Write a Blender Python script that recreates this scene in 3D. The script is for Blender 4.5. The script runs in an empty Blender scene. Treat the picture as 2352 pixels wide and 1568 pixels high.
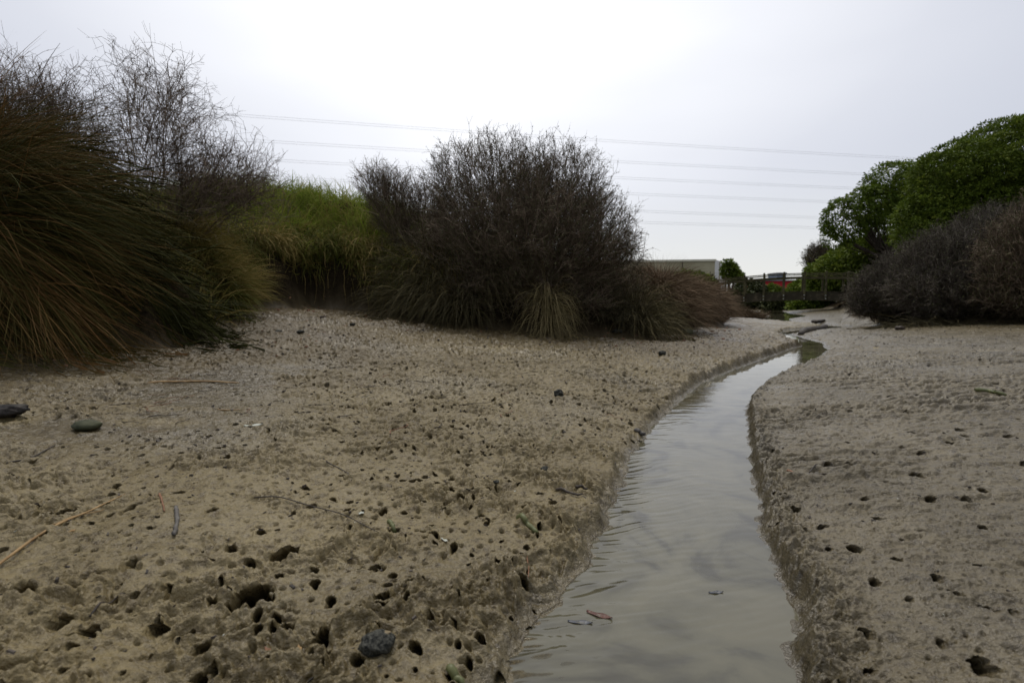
import bpy, math, random
import numpy as np
from mathutils import Vector
PI = math.pi
R = math.radians
rng = np.random.default_rng(11)
random.seed(5)
scene = bpy.context.scene
C = scene.collection

# ------------------------------------------------------------------ camera
H = 0.65                                   # lens height above the water
F = 1176.0                                 # focal length in picture units (picture 2352 x 1568)
PITCH = math.atan(94 / F)
cam_d = bpy.data.cameras.new('camera')
cam_d.sensor_width = 36
cam_d.lens = 18
cam_d.clip_start = 0.02
cam_d.clip_end = 3000
cam_d.dof.use_dof = True
cam_d.dof.focus_distance = 1.9
cam_d.dof.aperture_fstop = 4.5
cam = bpy.data.objects.new('camera', cam_d)
C.objects.link(cam)
cam.location = (0, 0, H)
cam.rotation_euler = (PI / 2 - PITCH, 0, 0)
scene.camera = cam

# ------------------------------------------------------------------ world and sun
SUN_EL, SUN_AZ = R(69), R(-4)              # azimuth from +Y (ahead) towards +X
w = bpy.data.worlds.new('World')
scene.world = w
w.use_nodes = True
nt = w.node_tree
for n in list(nt.nodes):
    nt.nodes.remove(n)
def wn(t, **kw):
    n = nt.nodes.new(t)
    for k, v in kw.items():
        setattr(n, k, v)
    return n
out = wn('ShaderNodeOutputWorld')
sky = wn('ShaderNodeTexSky')
sky.sky_type = 'NISHITA'
sky.sun_disc = False
sky.sun_elevation = SUN_EL
sky.sun_rotation = SUN_AZ
bg1 = wn('ShaderNodeBackground'); bg1.inputs[1].default_value = 0.09
nt.links.new(sky.outputs[0], bg1.inputs[0])
tc = wn('ShaderNodeTexCoord')
mp = wn('ShaderNodeMapping'); mp.inputs['Scale'].default_value = (1.0, 1.0, 3.2)
nt.links.new(tc.outputs['Generated'], mp.inputs[0])
no = wn('ShaderNodeTexNoise'); no.inputs['Scale'].default_value = 1.6; no.inputs['Detail'].default_value = 4; no.inputs['Roughness'].default_value = 0.45
nt.links.new(mp.outputs[0], no.inputs['Vector'])
# cloud glow round the hidden sun
dot = wn('ShaderNodeVectorMath', operation='DOT_PRODUCT')
nrm = wn('ShaderNodeVectorMath', operation='NORMALIZE')
nt.links.new(tc.outputs['Generated'], nrm.inputs[0])
nt.links.new(nrm.outputs[0], dot.inputs[0])
GE, GA = R(45), R(-3)
dot.inputs[1].default_value = (math.sin(GA) * math.cos(GE), math.cos(GA) * math.cos(GE), math.sin(GE))
mr = wn('ShaderNodeMapRange'); mr.inputs[1].default_value = 0.58; mr.inputs[2].default_value = 1.0; mr.inputs[4].default_value = 0.85; mr.interpolation_type = 'SMOOTHSTEP'
nt.links.new(dot.outputs['Value'], mr.inputs[0])
ad = wn('ShaderNodeMath', operation='MULTIPLY_ADD'); ad.inputs[1].default_value = 0.36; 
nt.links.new(no.outputs[0], ad.inputs[0]); nt.links.new(mr.outputs[0], ad.inputs[2])
cr = wn('ShaderNodeValToRGB')
e = cr.color_ramp.elements
e[0].position = 0.05; e[0].color = (0.47, 0.495, 0.565, 1)
e[1].position = 1.0; e[1].color = (0.94, 0.94, 0.95, 1)
m1 = e.new(0.56); m1.color = (0.63, 0.645, 0.70, 1)
m2 = e.new(0.86); m2.color = (0.80, 0.81, 0.85, 1)
nt.links.new(ad.outputs[0], cr.inputs[0])
# paler, warmer band low over the horizon
sx = wn('ShaderNodeSeparateXYZ'); nt.links.new(nrm.outputs[0], sx.inputs[0])
mh = wn('ShaderNodeMapRange'); mh.inputs[1].default_value = 0.0; mh.inputs[2].default_value = 0.24; mh.inputs[3].default_value = 0.8; mh.inputs[4].default_value = 0.0
mh.interpolation_type = 'SMOOTHSTEP'
nt.links.new(sx.outputs[2], mh.inputs[0])
mxh = wn('ShaderNodeMix', data_type='RGBA')
nt.links.new(mh.outputs[0], mxh.inputs[0]); nt.links.new(cr.outputs[0], mxh.inputs[6]); mxh.inputs[7].default_value = (0.74, 0.735, 0.69, 1)
# unseen sky behind the camera, dimmed to deepen relief and backlighting
bk = wn('ShaderNodeMapRange'); bk.inputs[1].default_value = -0.5; bk.inputs[2].default_value = 0.35; bk.inputs[3].default_value = 0.6; bk.inputs[4].default_value = 1.0
bk.interpolation_type = 'SMOOTHSTEP'
nt.links.new(dot.outputs['Value'], bk.inputs[0])
# unseen sky above the frame, brightened to add ambient light
zb = wn('ShaderNodeMapRange'); zb.inputs[1].default_value = 0.50; zb.inputs[2].default_value = 0.95; zb.inputs[3].default_value = 1.0; zb.inputs[4].default_value = 1.25
zb.interpolation_type = 'SMOOTHSTEP'
nt.links.new(sx.outputs[2], zb.inputs[0])
zm = wn('ShaderNodeMath', operation='MULTIPLY'); nt.links.new(bk.outputs[0], zm.inputs[0]); nt.links.new(zb.outputs[0], zm.inputs[1])
bg2 = wn('ShaderNodeBackground'); nt.links.new(zm.outputs[0], bg2.inputs[1])
nt.links.new(mxh.outputs[2], bg2.inputs[0])
mx = wn('ShaderNodeMixShader'); mx.inputs[0].default_value = 0.93
nt.links.new(bg1.outputs[0], mx.inputs[1]); nt.links.new(bg2.outputs[0], mx.inputs[2])
nt.links.new(mx.outputs[0], out.inputs[0])

sl = bpy.data.lights.new('sun', 'SUN')
sl.energy = 1.35; sl.angle = R(26); sl.color = (1, 0.93, 0.82)
so = bpy.data.objects.new('sun', sl); C.objects.link(so)
sd = Vector((math.sin(SUN_AZ) * math.cos(SUN_EL), math.cos(SUN_AZ) * math.cos(SUN_EL), math.sin(SUN_EL)))
so.rotation_euler = sd.to_track_quat('Z', 'Y').to_euler()
so.location = (0, 0, 30)

scene.view_settings.view_transform = 'Standard'
scene.view_settings.look = 'None'
scene.view_settings.exposure = 0.3
scene.view_settings.gamma = 1.0
scene.render.engine = 'CYCLES'
scene.cycles.max_bounces = 6
scene.cycles.diffuse_bounces = 2
scene.cycles.transparent_max_bounces = 8

# ------------------------------------------------------------------ picture -> place
fwd = np.array([0, math.cos(PITCH), -math.sin(PITCH)])
upv = np.array([0, math.sin(PITCH), math.cos(PITCH)])
def ray(u, v):
    return fwd + (u - 1176) / F * np.array([1.0, 0, 0]) + (784 - v) / F * upv
def at(u, v, Y):
    d = ray(u, v)
    return np.array([0, 0, H]) + d * (Y / d[1])
def onz(u, v, z=0.0):
    d = ray(u, v)
    return np.array([0, 0, H]) + d * ((z - H) / d[2])

# ------------------------------------------------------------------ noise
def _h(ix, iy, seed):
    n = (ix.astype(np.int64) * 374761393 + iy.astype(np.int64) * 668265263 + seed * 974711) & 0xffffffff
    n = ((n ^ (n >> 13)) * 1274126177) & 0xffffffff
    n = n ^ (n >> 16)
    return (n & 0xffffff).astype(np.float32) / 16777215.0
def vn(x, y, seed=0):                      # smooth gradient noise, about -1..1
    xi = np.floor(x); yi = np.floor(y)
    fx = (x - xi).astype(np.float32); fy = (y - yi).astype(np.float32)
    ux = fx * fx * fx * (fx * (fx * 6 - 15) + 10); uy = fy * fy * fy * (fy * (fy * 6 - 15) + 10)
    def g(dx, dy):
        a = _h(xi + dx, yi + dy, seed) * 6.2831853
        return np.cos(a) * (fx - dx) + np.sin(a) * (fy - dy)
    a = g(0, 0); b = g(1, 0); c = g(0, 1); d = g(1, 1)
    return 1.5 * ((a * (1 - ux) + b * ux) * (1 - uy) + (c * (1 - ux) + d * ux) * uy)
def fbm(x, y, octaves, seed=0, gain=0.5):
    s = 0; a = 1.0
    for k in range(octaves):
        s = s + a * vn(x * 2.03 ** k + 17.3 * k, y * 2.03 ** k - 9.1 * k, seed + k)
        a *= gain
    return s
def cells(x, y, size, seed, prob):         # nearest jittered site: distance, random number of the site
    x = x / size; y = y / size
    xi = np.floor(x); yi = np.floor(y)
    best = np.full(x.shape, 9.0, np.float32); rid = np.zeros(x.shape, np.float32)
    for dx in (-1, 0, 1):
        for dy in (-1, 0, 1):
            cx = xi + dx; cy = yi + dy
            on = _h(cx, cy, seed + 7) < prob
            px = cx + 0.15 + 0.7 * _h(cx, cy, seed); py = cy + 0.15 + 0.7 * _h(cx, cy, seed + 3)
            r_ = _h(cx, cy, seed + 5)
            # irregular, slightly stretched rims
            an = _h(cx, cy, seed + 9) * PI
            ex = (x - px); ey = (y - py)
            ca, sa = np.cos(an), np.sin(an)
            d = np.sqrt((ex * ca + ey * sa) ** 2 + 1.7 * (-ex * sa + ey * ca) ** 2)
            d = np.where(on, d, 9.0).astype(np.float32)
            m = d < best
            best = np.where(m, d, best); rid = np.where(m, r_, rid)
    return best * size, rid
def sstep(a, b, x):
    t = np.clip((x - a) / (b - a), 0, 1)
    return t * t * (3 - 2 * t)

# ------------------------------------------------------------------ plan of the creek
LE = [(1010, 1800), (1090, 1660), (1150, 1568), (1180, 1500), (1220, 1440), (1245, 1400), (1300, 1358), (1340, 1320), (1350, 1275), (1362, 1240), (1400, 1212), (1395, 1180),
      (1430, 1110), (1445, 1050), (1490, 990), (1560, 920), (1610, 880), (1700, 842), (1800, 806), (1840, 794), (1815, 783), (1788, 772)]
RE = [(1860, 1800), (1838, 1660), (1830, 1568), (1822, 1480), (1832, 1410), (1790, 1340), (1770, 1280), (1745, 1200), (1750, 1160), (1725, 1080), (1720, 1010),
      (1714, 940), (1735, 905), (1765, 880), (1820, 848), (1872, 826), (1902, 803), (1886, 786), (1845, 775), (1815, 768)]
Lp = [onz(*p)[:2] for p in LE] + [np.array(p) for p in [(6.0, 11.3), (7.3, 12.3), (8.1, 13.2), (8.1, 14.4), (7.9, 16.0), (8.9, 18.5), (10.6, 21), (12.0, 24), (13.2, 27), (16, 33), (22, 38), (40, 44)]]
Rp = [onz(*p)[:2] for p in RE] + [np.array(p) for p in [(6.5, 11.0), (7.9, 12.0), (8.6, 13.0), (8.7, 14.5), (8.7, 16.0), (9.9, 18.3), (11.8, 20.5), (13.3, 23.6), (14.3, 26.6), (17, 32.4), (22.5, 37), (40, 42)]]
Lp = [np.array((-1.0, -3.0)), np.array((-0.15, -0.4))] + Lp
Rp = [np.array((0.9, -3.0)), np.array((0.45, -0.4))] + Rp
def dist_poly(x, y, P):
    best = np.full(x.shape, 1e9, np.float32)
    for a, b in zip(P[:-1], P[1:]):
        ex, ey = b[0] - a[0], b[1] - a[1]
        L2 = ex * ex + ey * ey + 1e-12
        t = np.clip(((x - a[0]) * ex + (y - a[1]) * ey) / L2, 0, 1)
        d = (x - a[0] - t * ex) ** 2 + (y - a[1] - t * ey) ** 2
        best = np.minimum(best, d)
    return np.sqrt(best)
def inside(x, y, P):
    c = np.zeros(x.shape, bool)
    for a, b in zip(P, P[1:] + P[:1]):
        if a[1] == b[1]:
            continue
        m = ((a[1] > y) != (b[1] > y)) & (x < (b[0] - a[0]) * (y - a[1]) / (b[1] - a[1]) + a[0])
        c ^= m
    return c
WP = Lp + Rp[::-1]
BL = [np.array(p, float) for p in [(-60, -6), (-6.5, 1.2), (-4.2, 2.7), (-3.3, 3.35), (-2.6, 3.65), (-2.25, 4.0), (-2.5, 4.6), (-3.1, 5.5), (-3.1, 6.4), (-2.7, 7.0), (-1.8, 7.0), (-1.3, 6.5),
      (-0.7, 6.35), (0.4, 6.3), (1.5, 6.5), (2.3, 7.3), (3.3, 8.8), (4.3, 10.6), (5.0, 12.2), (5.6, 15), (6.6, 18), (7.8, 21), (8.8, 24.5), (9.8, 28), (13, 35), (20, 40.5), (40, 46), (300, 60), (300, 900), (-300, 900), (-300, -6)]]
BR = [np.array(p, float) for p in [(300, 3), (13, 6.4), (9.4, 8.0), (7.9, 9.2), (7.6, 10.6), (8.9, 13.0), (10.2, 16), (12.4, 19), (14.6, 22.5), (16.2, 26), (18.5, 31), (24, 35.5), (40, 40), (300, 52)]]
BLf = BL[:-3]
BRf = BR

# hand-read burrows, picture positions and radii in picture units
HOLES = [(137, 1432, 16), (197, 1447, 22), (50, 1384, 17), (148, 1171, 14), (102, 1182, 9), (300, 1170, 12), (406, 1133, 12), (486, 1176, 11), (600, 1222, 12), (636, 1215, 6),
         (448, 1160, 0), (580, 1368, 30), (610, 1385, 14), (428, 1447, 14), (350, 1440, 16), (375, 1437, 14), (300, 1396, 9), (632, 1425, 12), (633, 1450, 14), (737, 1467, 15), (460, 1497, 13), (12, 1520, 9),
         (660, 1272, 22), (858, 1300, 13), (876, 1372, 14), (873, 1402, 14), (940, 1340, 10), (970, 1330, 9), (1026, 1417, 10), (949, 1499, 10), (1103, 1472, 11), (860, 1450, 9), (823, 1530, 12),
         (990, 1432, 9), (1038, 1121, 8), (1130, 1125, 9), (785, 1020, 8), (866, 1030, 7), (975, 917, 6), (912, 1093, 7), (1065, 945, 6), (1148, 1290, 10), (1036, 1545, 12), (1115, 1030, 9),
         (880, 1180, 9), (700, 1115, 9), (950, 1102, 9), (1000, 1225, 7), (1105, 1190, 7), (1210, 1250, 9), (905, 1215, 12), (530, 1268, 10), (390, 1355, 12), (300, 1305, 14), (455, 1553, 14),
         (2108, 1090, 11), (2195, 1363, 11), (2275, 1390, 11), (2330, 1400, 9), (2010, 1345, 9), (2165, 1477, 9), (1828, 1171, 8), (1890, 1212, 8), (1905, 1263, 7), (2260, 1133, 9), (2060, 1288, 8),
         (2137, 1150, 10), (2250, 1300, 9), (2265, 1525, 22), (2090, 1380, 6), (2000, 1537, 9), (1790, 1135, 13), (1786, 1205, 10), (1840, 1410, 14)]
def plain(x, y, want=False):
    """large shape of the land: mud flats, banks, creek bed"""
    x = np.asarray(x, np.float64); y = np.asarray(y, np.float64)
    dl = dist_poly(x, y, Lp); dr = dist_poly(x, y, Rp)
    ins = inside(x, y, WP)
    wob = 0.016 * vn(x * 9, y * 9, 3) + 0.009 * vn(x * 19, y * 19, 5) + 0.006 * vn(x * 31, y * 31, 4) + 0.03 * vn(x * 1.7, y * 1.7, 8) * sstep(3, 8, y)
    sd_ = np.where(ins, -np.minimum(dl, dr), np.minimum(dl, dr)) + wob
    left = dl < dr
    d = np.maximum(sd_, 0)
    rough_edge = sstep(3.2, 4.2, y) * (1 - sstep(9, 10, y))
    zl = 0.004 + 0.034 * sstep(0, 0.06, d) * (1 + 1.0 * rough_edge) + 0.078 * d
    zr = 0.042 * sstep(0.0, 0.035, d) * (1 - 0.75 * sstep(3.8, 6, y)) + 0.42 * (1 - np.exp(-d * 0.26)) + 0.015 * sstep(0.05, 0.3, d)
    k = sstep(-0.25, 0.25, (dr - dl))
    land = np.where(left, zl, zr)
    land = np.where(np.abs(dl - dr) < 0.25, zl * k + zr * (1 - k), land)
    bed = -0.10 * sstep(0.0, 0.22, -sd_)
    z = np.where(sd_ > 0, land, bed)
    wx = x + 0.22 * vn(x * 1.3, y * 1.3, 21); wy = y + 0.22 * vn(x * 1.3 + 9, y * 1.3, 22)
    bl = dist_poly(wx, wy, BLf); bl = np.where(inside(wx, wy, BL), bl, -bl)
    br = dist_poly(wx, wy, BRf); br = np.where(inside(wx, wy, BR), br, -br)
    z = np.minimum(z, 0.55)
    recess = np.exp(-(((x + 2.4) / 1.4) ** 2 + ((y - 6.4) / 1.4) ** 2))
    z = z + 0.10 * sstep(-1.8, 0.1, bl) * recess
    z = z + (0.42 + 0.35 * recess) * sstep(-0.05, 0.30, bl) + 0.55 * sstep(0.3, 2.2, bl)
    z = z + 0.80 * np.exp(-(((x + 3.0) / 2.1) ** 2 + ((y - 9.6) / 1.8) ** 2)) * sstep(0, 1.0, bl)
    z = z + 0.7 * np.exp(-(((x + 5.2) / 1.5) ** 2 + ((y - 9.0) / 1.6) ** 2)) * sstep(0, 1.0, bl)
    z = z + 0.35 * sstep(-0.1, 0.9, br) + 0.6 * sstep(0.8, 4, br)
    z = z + 0.12 * fbm(x * 0.7, y * 0.7, 3, 31) * sstep(0.2, 2, np.maximum(bl, br))
    far = sstep(60, 200, np.hypot(x, y))
    z = z * (1 - far) + 1.2 * far
    if want:
        return z, sd_, left, bl, br
    return z
EXH = []
for (u, v, rr) in HOLES:
    if rr <= 0:
        continue
    p = onz(u, v, 0.05)
    for _ in range(6):
        p = onz(u, v, float(plain(np.array([p[0]]), np.array([p[1]]))[0]))
    dd = math.hypot(p[0], p[1])
    EXH.append((p[0], p[1], rr * math.hypot(dd, H) / F * 0.85))
def detail(x, y, full=False):
    """the mud surface itself"""
    z, s, left, bl, br = plain(x, y, True)
    mud = 1 - sstep(-0.08, 0.12, np.maximum(bl, br - 0.15) + 0.06 * vn(x * 7, y * 7, 44))
    side = np.where(left, 1.0, 0.0)
    side = np.clip(side, 0, 1)
    dry = sstep(-0.02, 0.05, s)
    r = np.hypot(x, y)
    fade = 1 + 0.3 * sstep(3, 6, r) - 0.4 * sstep(9, 16, r)
    # wet, flat film of silt beyond the left foreground
    film = sstep(0.05, 0.4, 0.25 + vn(x * 1.1, y * 1.6, 41) + 0.35 * vn(x * 4, y * 7, 42)) * sstep(-0.7, -1.3, x + 0.05 * y) * sstep(1.4, 1.9, y) * (1 - sstep(3.3, 3.8, y))
    near = 1 - sstep(1.3, 2.6, r)
    # lumpy, pitted left bank
    xr = x * 0.94 + y * 0.34; yr = -x * 0.34 + y * 0.94
    wx = xr + 0.02 * vn(xr * 14, yr * 14, 50); wy = yr + 0.02 * vn(xr * 14, yr * 14, 51)
    big = vn(x * 3.1, y * 3.1, 52) * 0.016 + vn(x * 7.3, y * 7.3, 53) * 0.010
    rid = 1 - np.abs(vn(wx * 17, wy * 26, 54)) * 1.7
    rid2 = 1 - np.abs(vn(wx * 38, wy * 52, 55)) * 1.7
    b1 = vn(wx * 24, wy * 38, 56); b2 = vn(wx * 57, wy * 83, 57); b3 = vn(x * 120, y * 150, 58) * (1 - sstep(1.4, 2.4, r))
    q2 = 1 - sstep(2.4, 4.2, r); q1 = 1 - 0.85 * sstep(4.5, 8.0, r); b2 = b2 * q2; rid2 = rid2 * q2; rid = rid * q1; b1 = b1 * q1
    steps = np.clip(b1 * 2.6 + 0.6 * b2, -1, 1)                 # little broken ledges
    far_ = sstep(1.6, 4.0, r)
    m1_ = vn(wx * 9, wy * 15, 59); led = np.clip(m1_ * 3.2 + 0.9 * b1, -1, 1)
    lum = 0.0064 * led + 0.0066 * steps + 0.0052 * rid + 0.0054 * rid2 + 0.0060 * b2 + 0.0036 * b3
    pm = sstep(-0.25, 0.35, vn(x * 4.2 + 0.5 * b1, y * 5.2, 61) + 0.35 * vn(x * 1.3, y * 1.3, 62))
    lum = lum * (0.26 + 1.0 * np.maximum(pm, far_ * 0.8)) * (0.95 + 0.1 * far_)
    # coarse clods towards the water's edge
    clod = sstep(0.55, 0.0, s) * near
    lum = lum * (0.85 + 0.25 * clod) + 0.010 * clod * vn(x * 11, y * 11, 63)
    pits, pr = cells(x, y, 0.034, 60, 0.62)
    pit = -(0.016 * (0.5 + pr)) * (1 - sstep(0.25, 1.0, pits / (0.0085 * (0.55 + 0.8 * pr))))
    pit = pit * (1 - sstep(3.0, 4.5, r))
    pits2, pr2 = cells(x + 3, y, 0.047, 70, 0.42)
    rad2 = 0.0090 * (0.40 + pr2) * (1 + 0.3 * far_)
    hol = -(0.045) * (1 - sstep(0.72, 1.0, pits2 / rad2 * (1 + 0.25 * b2)))
    hol = hol + 0.003 * np.exp(-((pits2 - rad2 * 1.35) / (rad2 * 0.4)) ** 2)
    patch = sstep(-0.35, 0.25, vn(x * 1.9, y * 1.9, 71))
    hol = hol * (patch > 0.3) * (1 - sstep(4.8, 6.0, r))
    p5, r5 = cells(x, y * 1.0, 0.085, 73, 0.6); rad5 = 0.020 * (0.5 + r5)
    pit = pit - 0.016 * (1 - sstep(0.5, 1.0, p5 / rad5)) * sstep(2.6, 4.2, r) * (1 - sstep(9, 12, r))
    zl = big + lum + pit * (0.5 + patch * 0.6) + hol
    # smoother right bank with rills that run across it
    q = y + 0.16 * x + 0.03 * vn(x * 3, y * 3, 80)
    ril = vn(x * 1.8, q * 13, 79) * 0.0060 + vn(x * 5.5, q * 34, 81) * 0.0040 + vn(x * 11, q * 62, 82) * 0.0026 + vn(x * 30, q * 75, 86) * 0.0018
    cap = (np.clip(vn(x * 4.5 + 0.7 * b1, q * 20, 84) * 3.0, -0.8, 1) * 0.0080 * (1 - 0.75 * sstep(5, 9, r)) + np.clip(vn(x * 15, q * 55, 88) * 3.0, -0.8, 1) * 0.0040 * (1 - sstep(3.0, 4.6, r))) * sstep(0.9, 2.8, r) * (0.35 + 0.9 * sstep(-0.4, 0.3, vn(x * 0.9, y * 1.3, 89)))
    p3, r3 = cells(x, y, 0.026, 90, 0.6)
    pit3 = -0.0042 * (1 - sstep(0.3, 1.0, p3 / (0.0038 * (0.5 + r3))))
    pit3 = pit3 * (1 - sstep(2.2, 3.4, r))
    p4, r4 = cells(x, y, 0.14, 95, 0.7)
    rad4 = 0.0135 * (0.45 + 0.8 * r4)
    hol4 = -0.045 * (1 - sstep(0.7, 1.0, p4 / rad4 * (1 + 0.25 * b2)))
    dim = -0.006 * np.exp(-(p4 / (rad4 * 2.6)) ** 2)
    zr = 0.010 * vn(x * 3.3, y * 3.3, 85) + 1.4 * ril + 1.35 * cap + 2.2 * pit3 + hol4 + dim + 0.0026 * b2 + 0.0022 * b3
    crum = 0.95 * sstep(0.15, 0.02, s)
    zr = zr + crum * (0.020 * b1 + 0.013 * b2 + 0.013 * rid + 0.016 * vn(x * 13, y * 13, 87) + 0.004 * b3)
    m = np.where(side > 0.5, zl, zr)
    deep = np.where(side > 0.5, -np.minimum(hol, 0) * 0.9 * (1 - 0.6 * far_), -hol4 * 0.9)
    m = m * (1 - 0.65 * film)
    deep = deep * (1 - 0.8 * film) * dry * mud
    for (hx, hy, hr) in EXH:
        near_ = np.abs(x - hx) < hr * 4
        near_ &= np.abs(y - hy) < hr * 4
        if not near_.any():
            continue
        ex = x[near_] - hx; ey = (y[near_] - hy) * (1.0 + 0.25 * math.sin(hx * 40))
        an = np.arctan2(ey, ex)
        dd = np.sqrt(ex * ex + ey * ey) / hr * (1 + 0.18 * np.sin(an * 2 + hx * 30) + 0.1 * np.sin(an * 5 + hy * 50) + 0.15 * b2[near_])
        m[near_] = m[near_] * (0.3 + 0.7 * sstep(0.7, 1.3, dd)) - min(0.13, hr * 5) * (1 - sstep(0.86, 1.02, dd)) + 0.25 * hr * np.exp(-((dd - 1.45) / 0.35) ** 2) - 0.2 * hr * np.exp(-(dd / 2.2) ** 2)
        deep[near_] = np.maximum(deep[near_], min(0.13, hr * 5) * (1 - sstep(0.86, 1.02, dd)))
    # earth of the banks
    earth = 0.05 * vn(x * 6, y * 6, 100) + 0.03 * vn(x * 14, y * 14, 101)
    z2 = z + m * mud * dry * fade * (0.35 + 0.65 * sstep(0.0, 0.05, s)) + earth * (1 - mud) * (1 - sstep(20, 60, r))
    if full:
        return z2, s, mud, film, side, deep
    return z2
def hgt(x, y):
    return float(detail(np.array([float(x)]), np.array([float(y)]))[0])
def gp(u, v):
    d = ray(u, v); t = np.geomspace(0.5, 45, 260)
    P = np.array([0, 0, H]) + d[None] * t[:, None]
    g_ = P[:, 2] - plain(P[:, 0], P[:, 1])
    k = int(np.argmax(g_ < 0)) or len(t) - 1
    f = g_[k - 1] / (g_[k - 1] - g_[k] + 1e-9)
    p = P[k - 1] * (1 - f) + P[k] * f
    return np.array([p[0], p[1], hgt(p[0], p[1])])

# ------------------------------------------------------------------ materials
def mat(name):
    m = bpy.data.materials.new(name); m.use_nodes = True
    n = m.node_tree
    return m, n, n.nodes['Principled BSDF']
def nd(n, t, **kw):
    a = n.nodes.new(t)
    for k, v in kw.items():
        setattr(a, k, v)
    return a
def noise_mat(name, c1, c2, scale=8, rough=0.8, bump=0.3, bscale=40, detail_=5, spec=0.3, stretch=(1, 1, 1), dist=0.01, c3=None):
    m, n, p = mat(name)
    t = nd(n, 'ShaderNodeTexCoord'); mp_ = nd(n, 'ShaderNodeMapping'); mp_.inputs['Scale'].default_value = stretch
    n.links.new(t.outputs['Object'], mp_.inputs[0])
    a = nd(n, 'ShaderNodeTexNoise'); a.inputs['Scale'].default_value = scale; a.inputs['Detail'].default_value = detail_
    n.links.new(mp_.outputs[0], a.inputs['Vector'])
    r = nd(n, 'ShaderNodeValToRGB'); r.color_ramp.elements[0].position = 0.35; r.color_ramp.elements[1].position = 0.68
    r.color_ramp.elements[0].color = (*c1, 1); r.color_ramp.elements[1].color = (*c2, 1)
    if c3:
        el = r.color_ramp.elements.new(0.52); el.color = (*c3, 1)
    n.links.new(a.outputs[0], r.inputs[0]); n.links.new(r.outputs[0], p.inputs['Base Color'])
    p.inputs['Roughness'].default_value = rough
    p.inputs['Specular IOR Level'].default_value = spec
    if bump:
        b = nd(n, 'ShaderNodeTexNoise'); b.inputs['Scale'].default_value = bscale; b.inputs['Detail'].default_value = 4
        n.links.new(mp_.outputs[0], b.inputs['Vector'])
        bb = nd(n, 'ShaderNodeBump'); bb.inputs['Strength'].default_value = bump; bb.inputs['Distance'].default_value = dist
        n.links.new(b.outputs[0], bb.inputs['Height']); n.links.new(bb.outputs[0], p.inputs['Normal'])
    return m
def tone_mat(name, stops, rough=0.75, spec=0.25, trans=0.0):
    """colour from the per-blade / per-leaf 'tone' attribute"""
    m, n, p = mat(name)
    a = nd(n, 'ShaderNodeAttribute'); a.attribute_name = 'tone'
    r = nd(n, 'ShaderNodeValToRGB')
    el = r.color_ramp.elements
    el[0].position = stops[0][0]; el[0].color = (*stops[0][1], 1)
    el[1].position = stops[-1][0]; el[1].color = (*stops[-1][1], 1)
    for (q, c) in stops[1:-1]:
        k = el.new(q); k.color = (*c, 1)
    n.links.new(a.outputs['Fac'], r.inputs[0]); n.links.new(r.outputs[0], p.inputs['Base Color'])
    p.inputs['Roughness'].default_value = rough; p.inputs['Specular IOR Level'].default_value = spec
    if trans:
        tr = nd(n, 'ShaderNodeBsdfTranslucent'); n.links.new(r.outputs[0], tr.inputs[0])
        ms = nd(n, 'ShaderNodeMixShader'); ms.inputs[0].default_value = trans
        o = n.nodes['Material Output']
        n.links.new(p.outputs[0], ms.inputs[1]); n.links.new(tr.outputs[0], ms.inputs[2]); n.links.new(ms.outputs[0], o.inputs[0])
    return m
M = {}
# mud and earth
m, n, p = mat('mud')
t = nd(n, 'ShaderNodeTexCoord')
am = nd(n, 'ShaderNodeAttribute'); am.attribute_name = 'mudness'
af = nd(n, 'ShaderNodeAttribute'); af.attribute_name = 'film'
as_ = nd(n, 'ShaderNodeAttribute'); as_.attribute_name = 'right_bank'
aw = nd(n, 'ShaderNodeAttribute'); aw.attribute_name = 'wet'
na = nd(n, 'ShaderNodeTexNoise'); na.inputs['Scale'].default_value = 2.2; na.inputs['Detail'].default_value = 6; na.inputs['Roughness'].default_value = 0.6
nb = nd(n, 'ShaderNodeTexNoise'); nb.inputs['Scale'].default_value = 38; nb.inputs['Detail'].default_value = 5; nb.inputs['Roughness'].default_value = 0.65
nc = nd(n, 'ShaderNodeTexNoise'); nc.inputs['Scale'].default_value = 170; nc.inputs['Detail'].default_value = 3
for q in (na, nb, nc):
    n.links.new(t.outputs['Object'], q.inputs['Vector'])
def ramp(n, src, stops):
    r = nd(n, 'ShaderNodeValToRGB'); el = r.color_ramp.elements
    el[0].position = stops[0][0]; el[0].color = (*stops[0][1], 1); el[1].position = stops[-1][0]; el[1].color = (*stops[-1][1], 1)
    for (q, c) in stops[1:-1]:
        k = el.new(q); k.color = (*c, 1)
    n.links.new(src, r.inputs[0]); return r.outputs[0]
def mixc(n, fac, a, b, mode='MIX'):
    x = nd(n, 'ShaderNodeMix', data_type='RGBA', blend_type=mode)
    if isinstance(fac, float): x.inputs[0].default_value = fac
    else: n.links.new(fac, x.inputs[0])
    for i, s in ((6, a), (7, b)):
        if isinstance(s, tuple): x.inputs[i].default_value = (*s, 1)
        else: n.links.new(s, x.inputs[i])
    return x.outputs[2]
cl = ramp(n, na.outputs[0], [(0.3, (0.130, 0.100, 0.045)), (0.7, (0.208, 0.167, 0.087))])
crr = ramp(n, na.outputs[0], [(0.3, (0.076, 0.060, 0.030)), (0.7, (0.142, 0.115, 0.064))])
base = mixc(n, as_.outputs['Fac'], cl, crr)
speck = ramp(n, nb.outputs[0], [(0.36, (0.40, 0.36, 0.30)), (0.47, (0.88, 0.87, 0.85)), (0.70, (1.15, 1.15, 1.12))])  # organic specks, deepened to stand in for tiny shadows in the relief
base = mixc(n, 0.75, base, speck, 'MULTIPLY')
fine = ramp(n, nc.outputs[0], [(0.30, (0.35, 0.34, 0.32)), (0.42, (0.92, 0.92, 0.92)), (0.65, (1.08, 1.08, 1.08))])
base = mixc(n, 0.6, base, fine, 'MULTIPLY')
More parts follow.
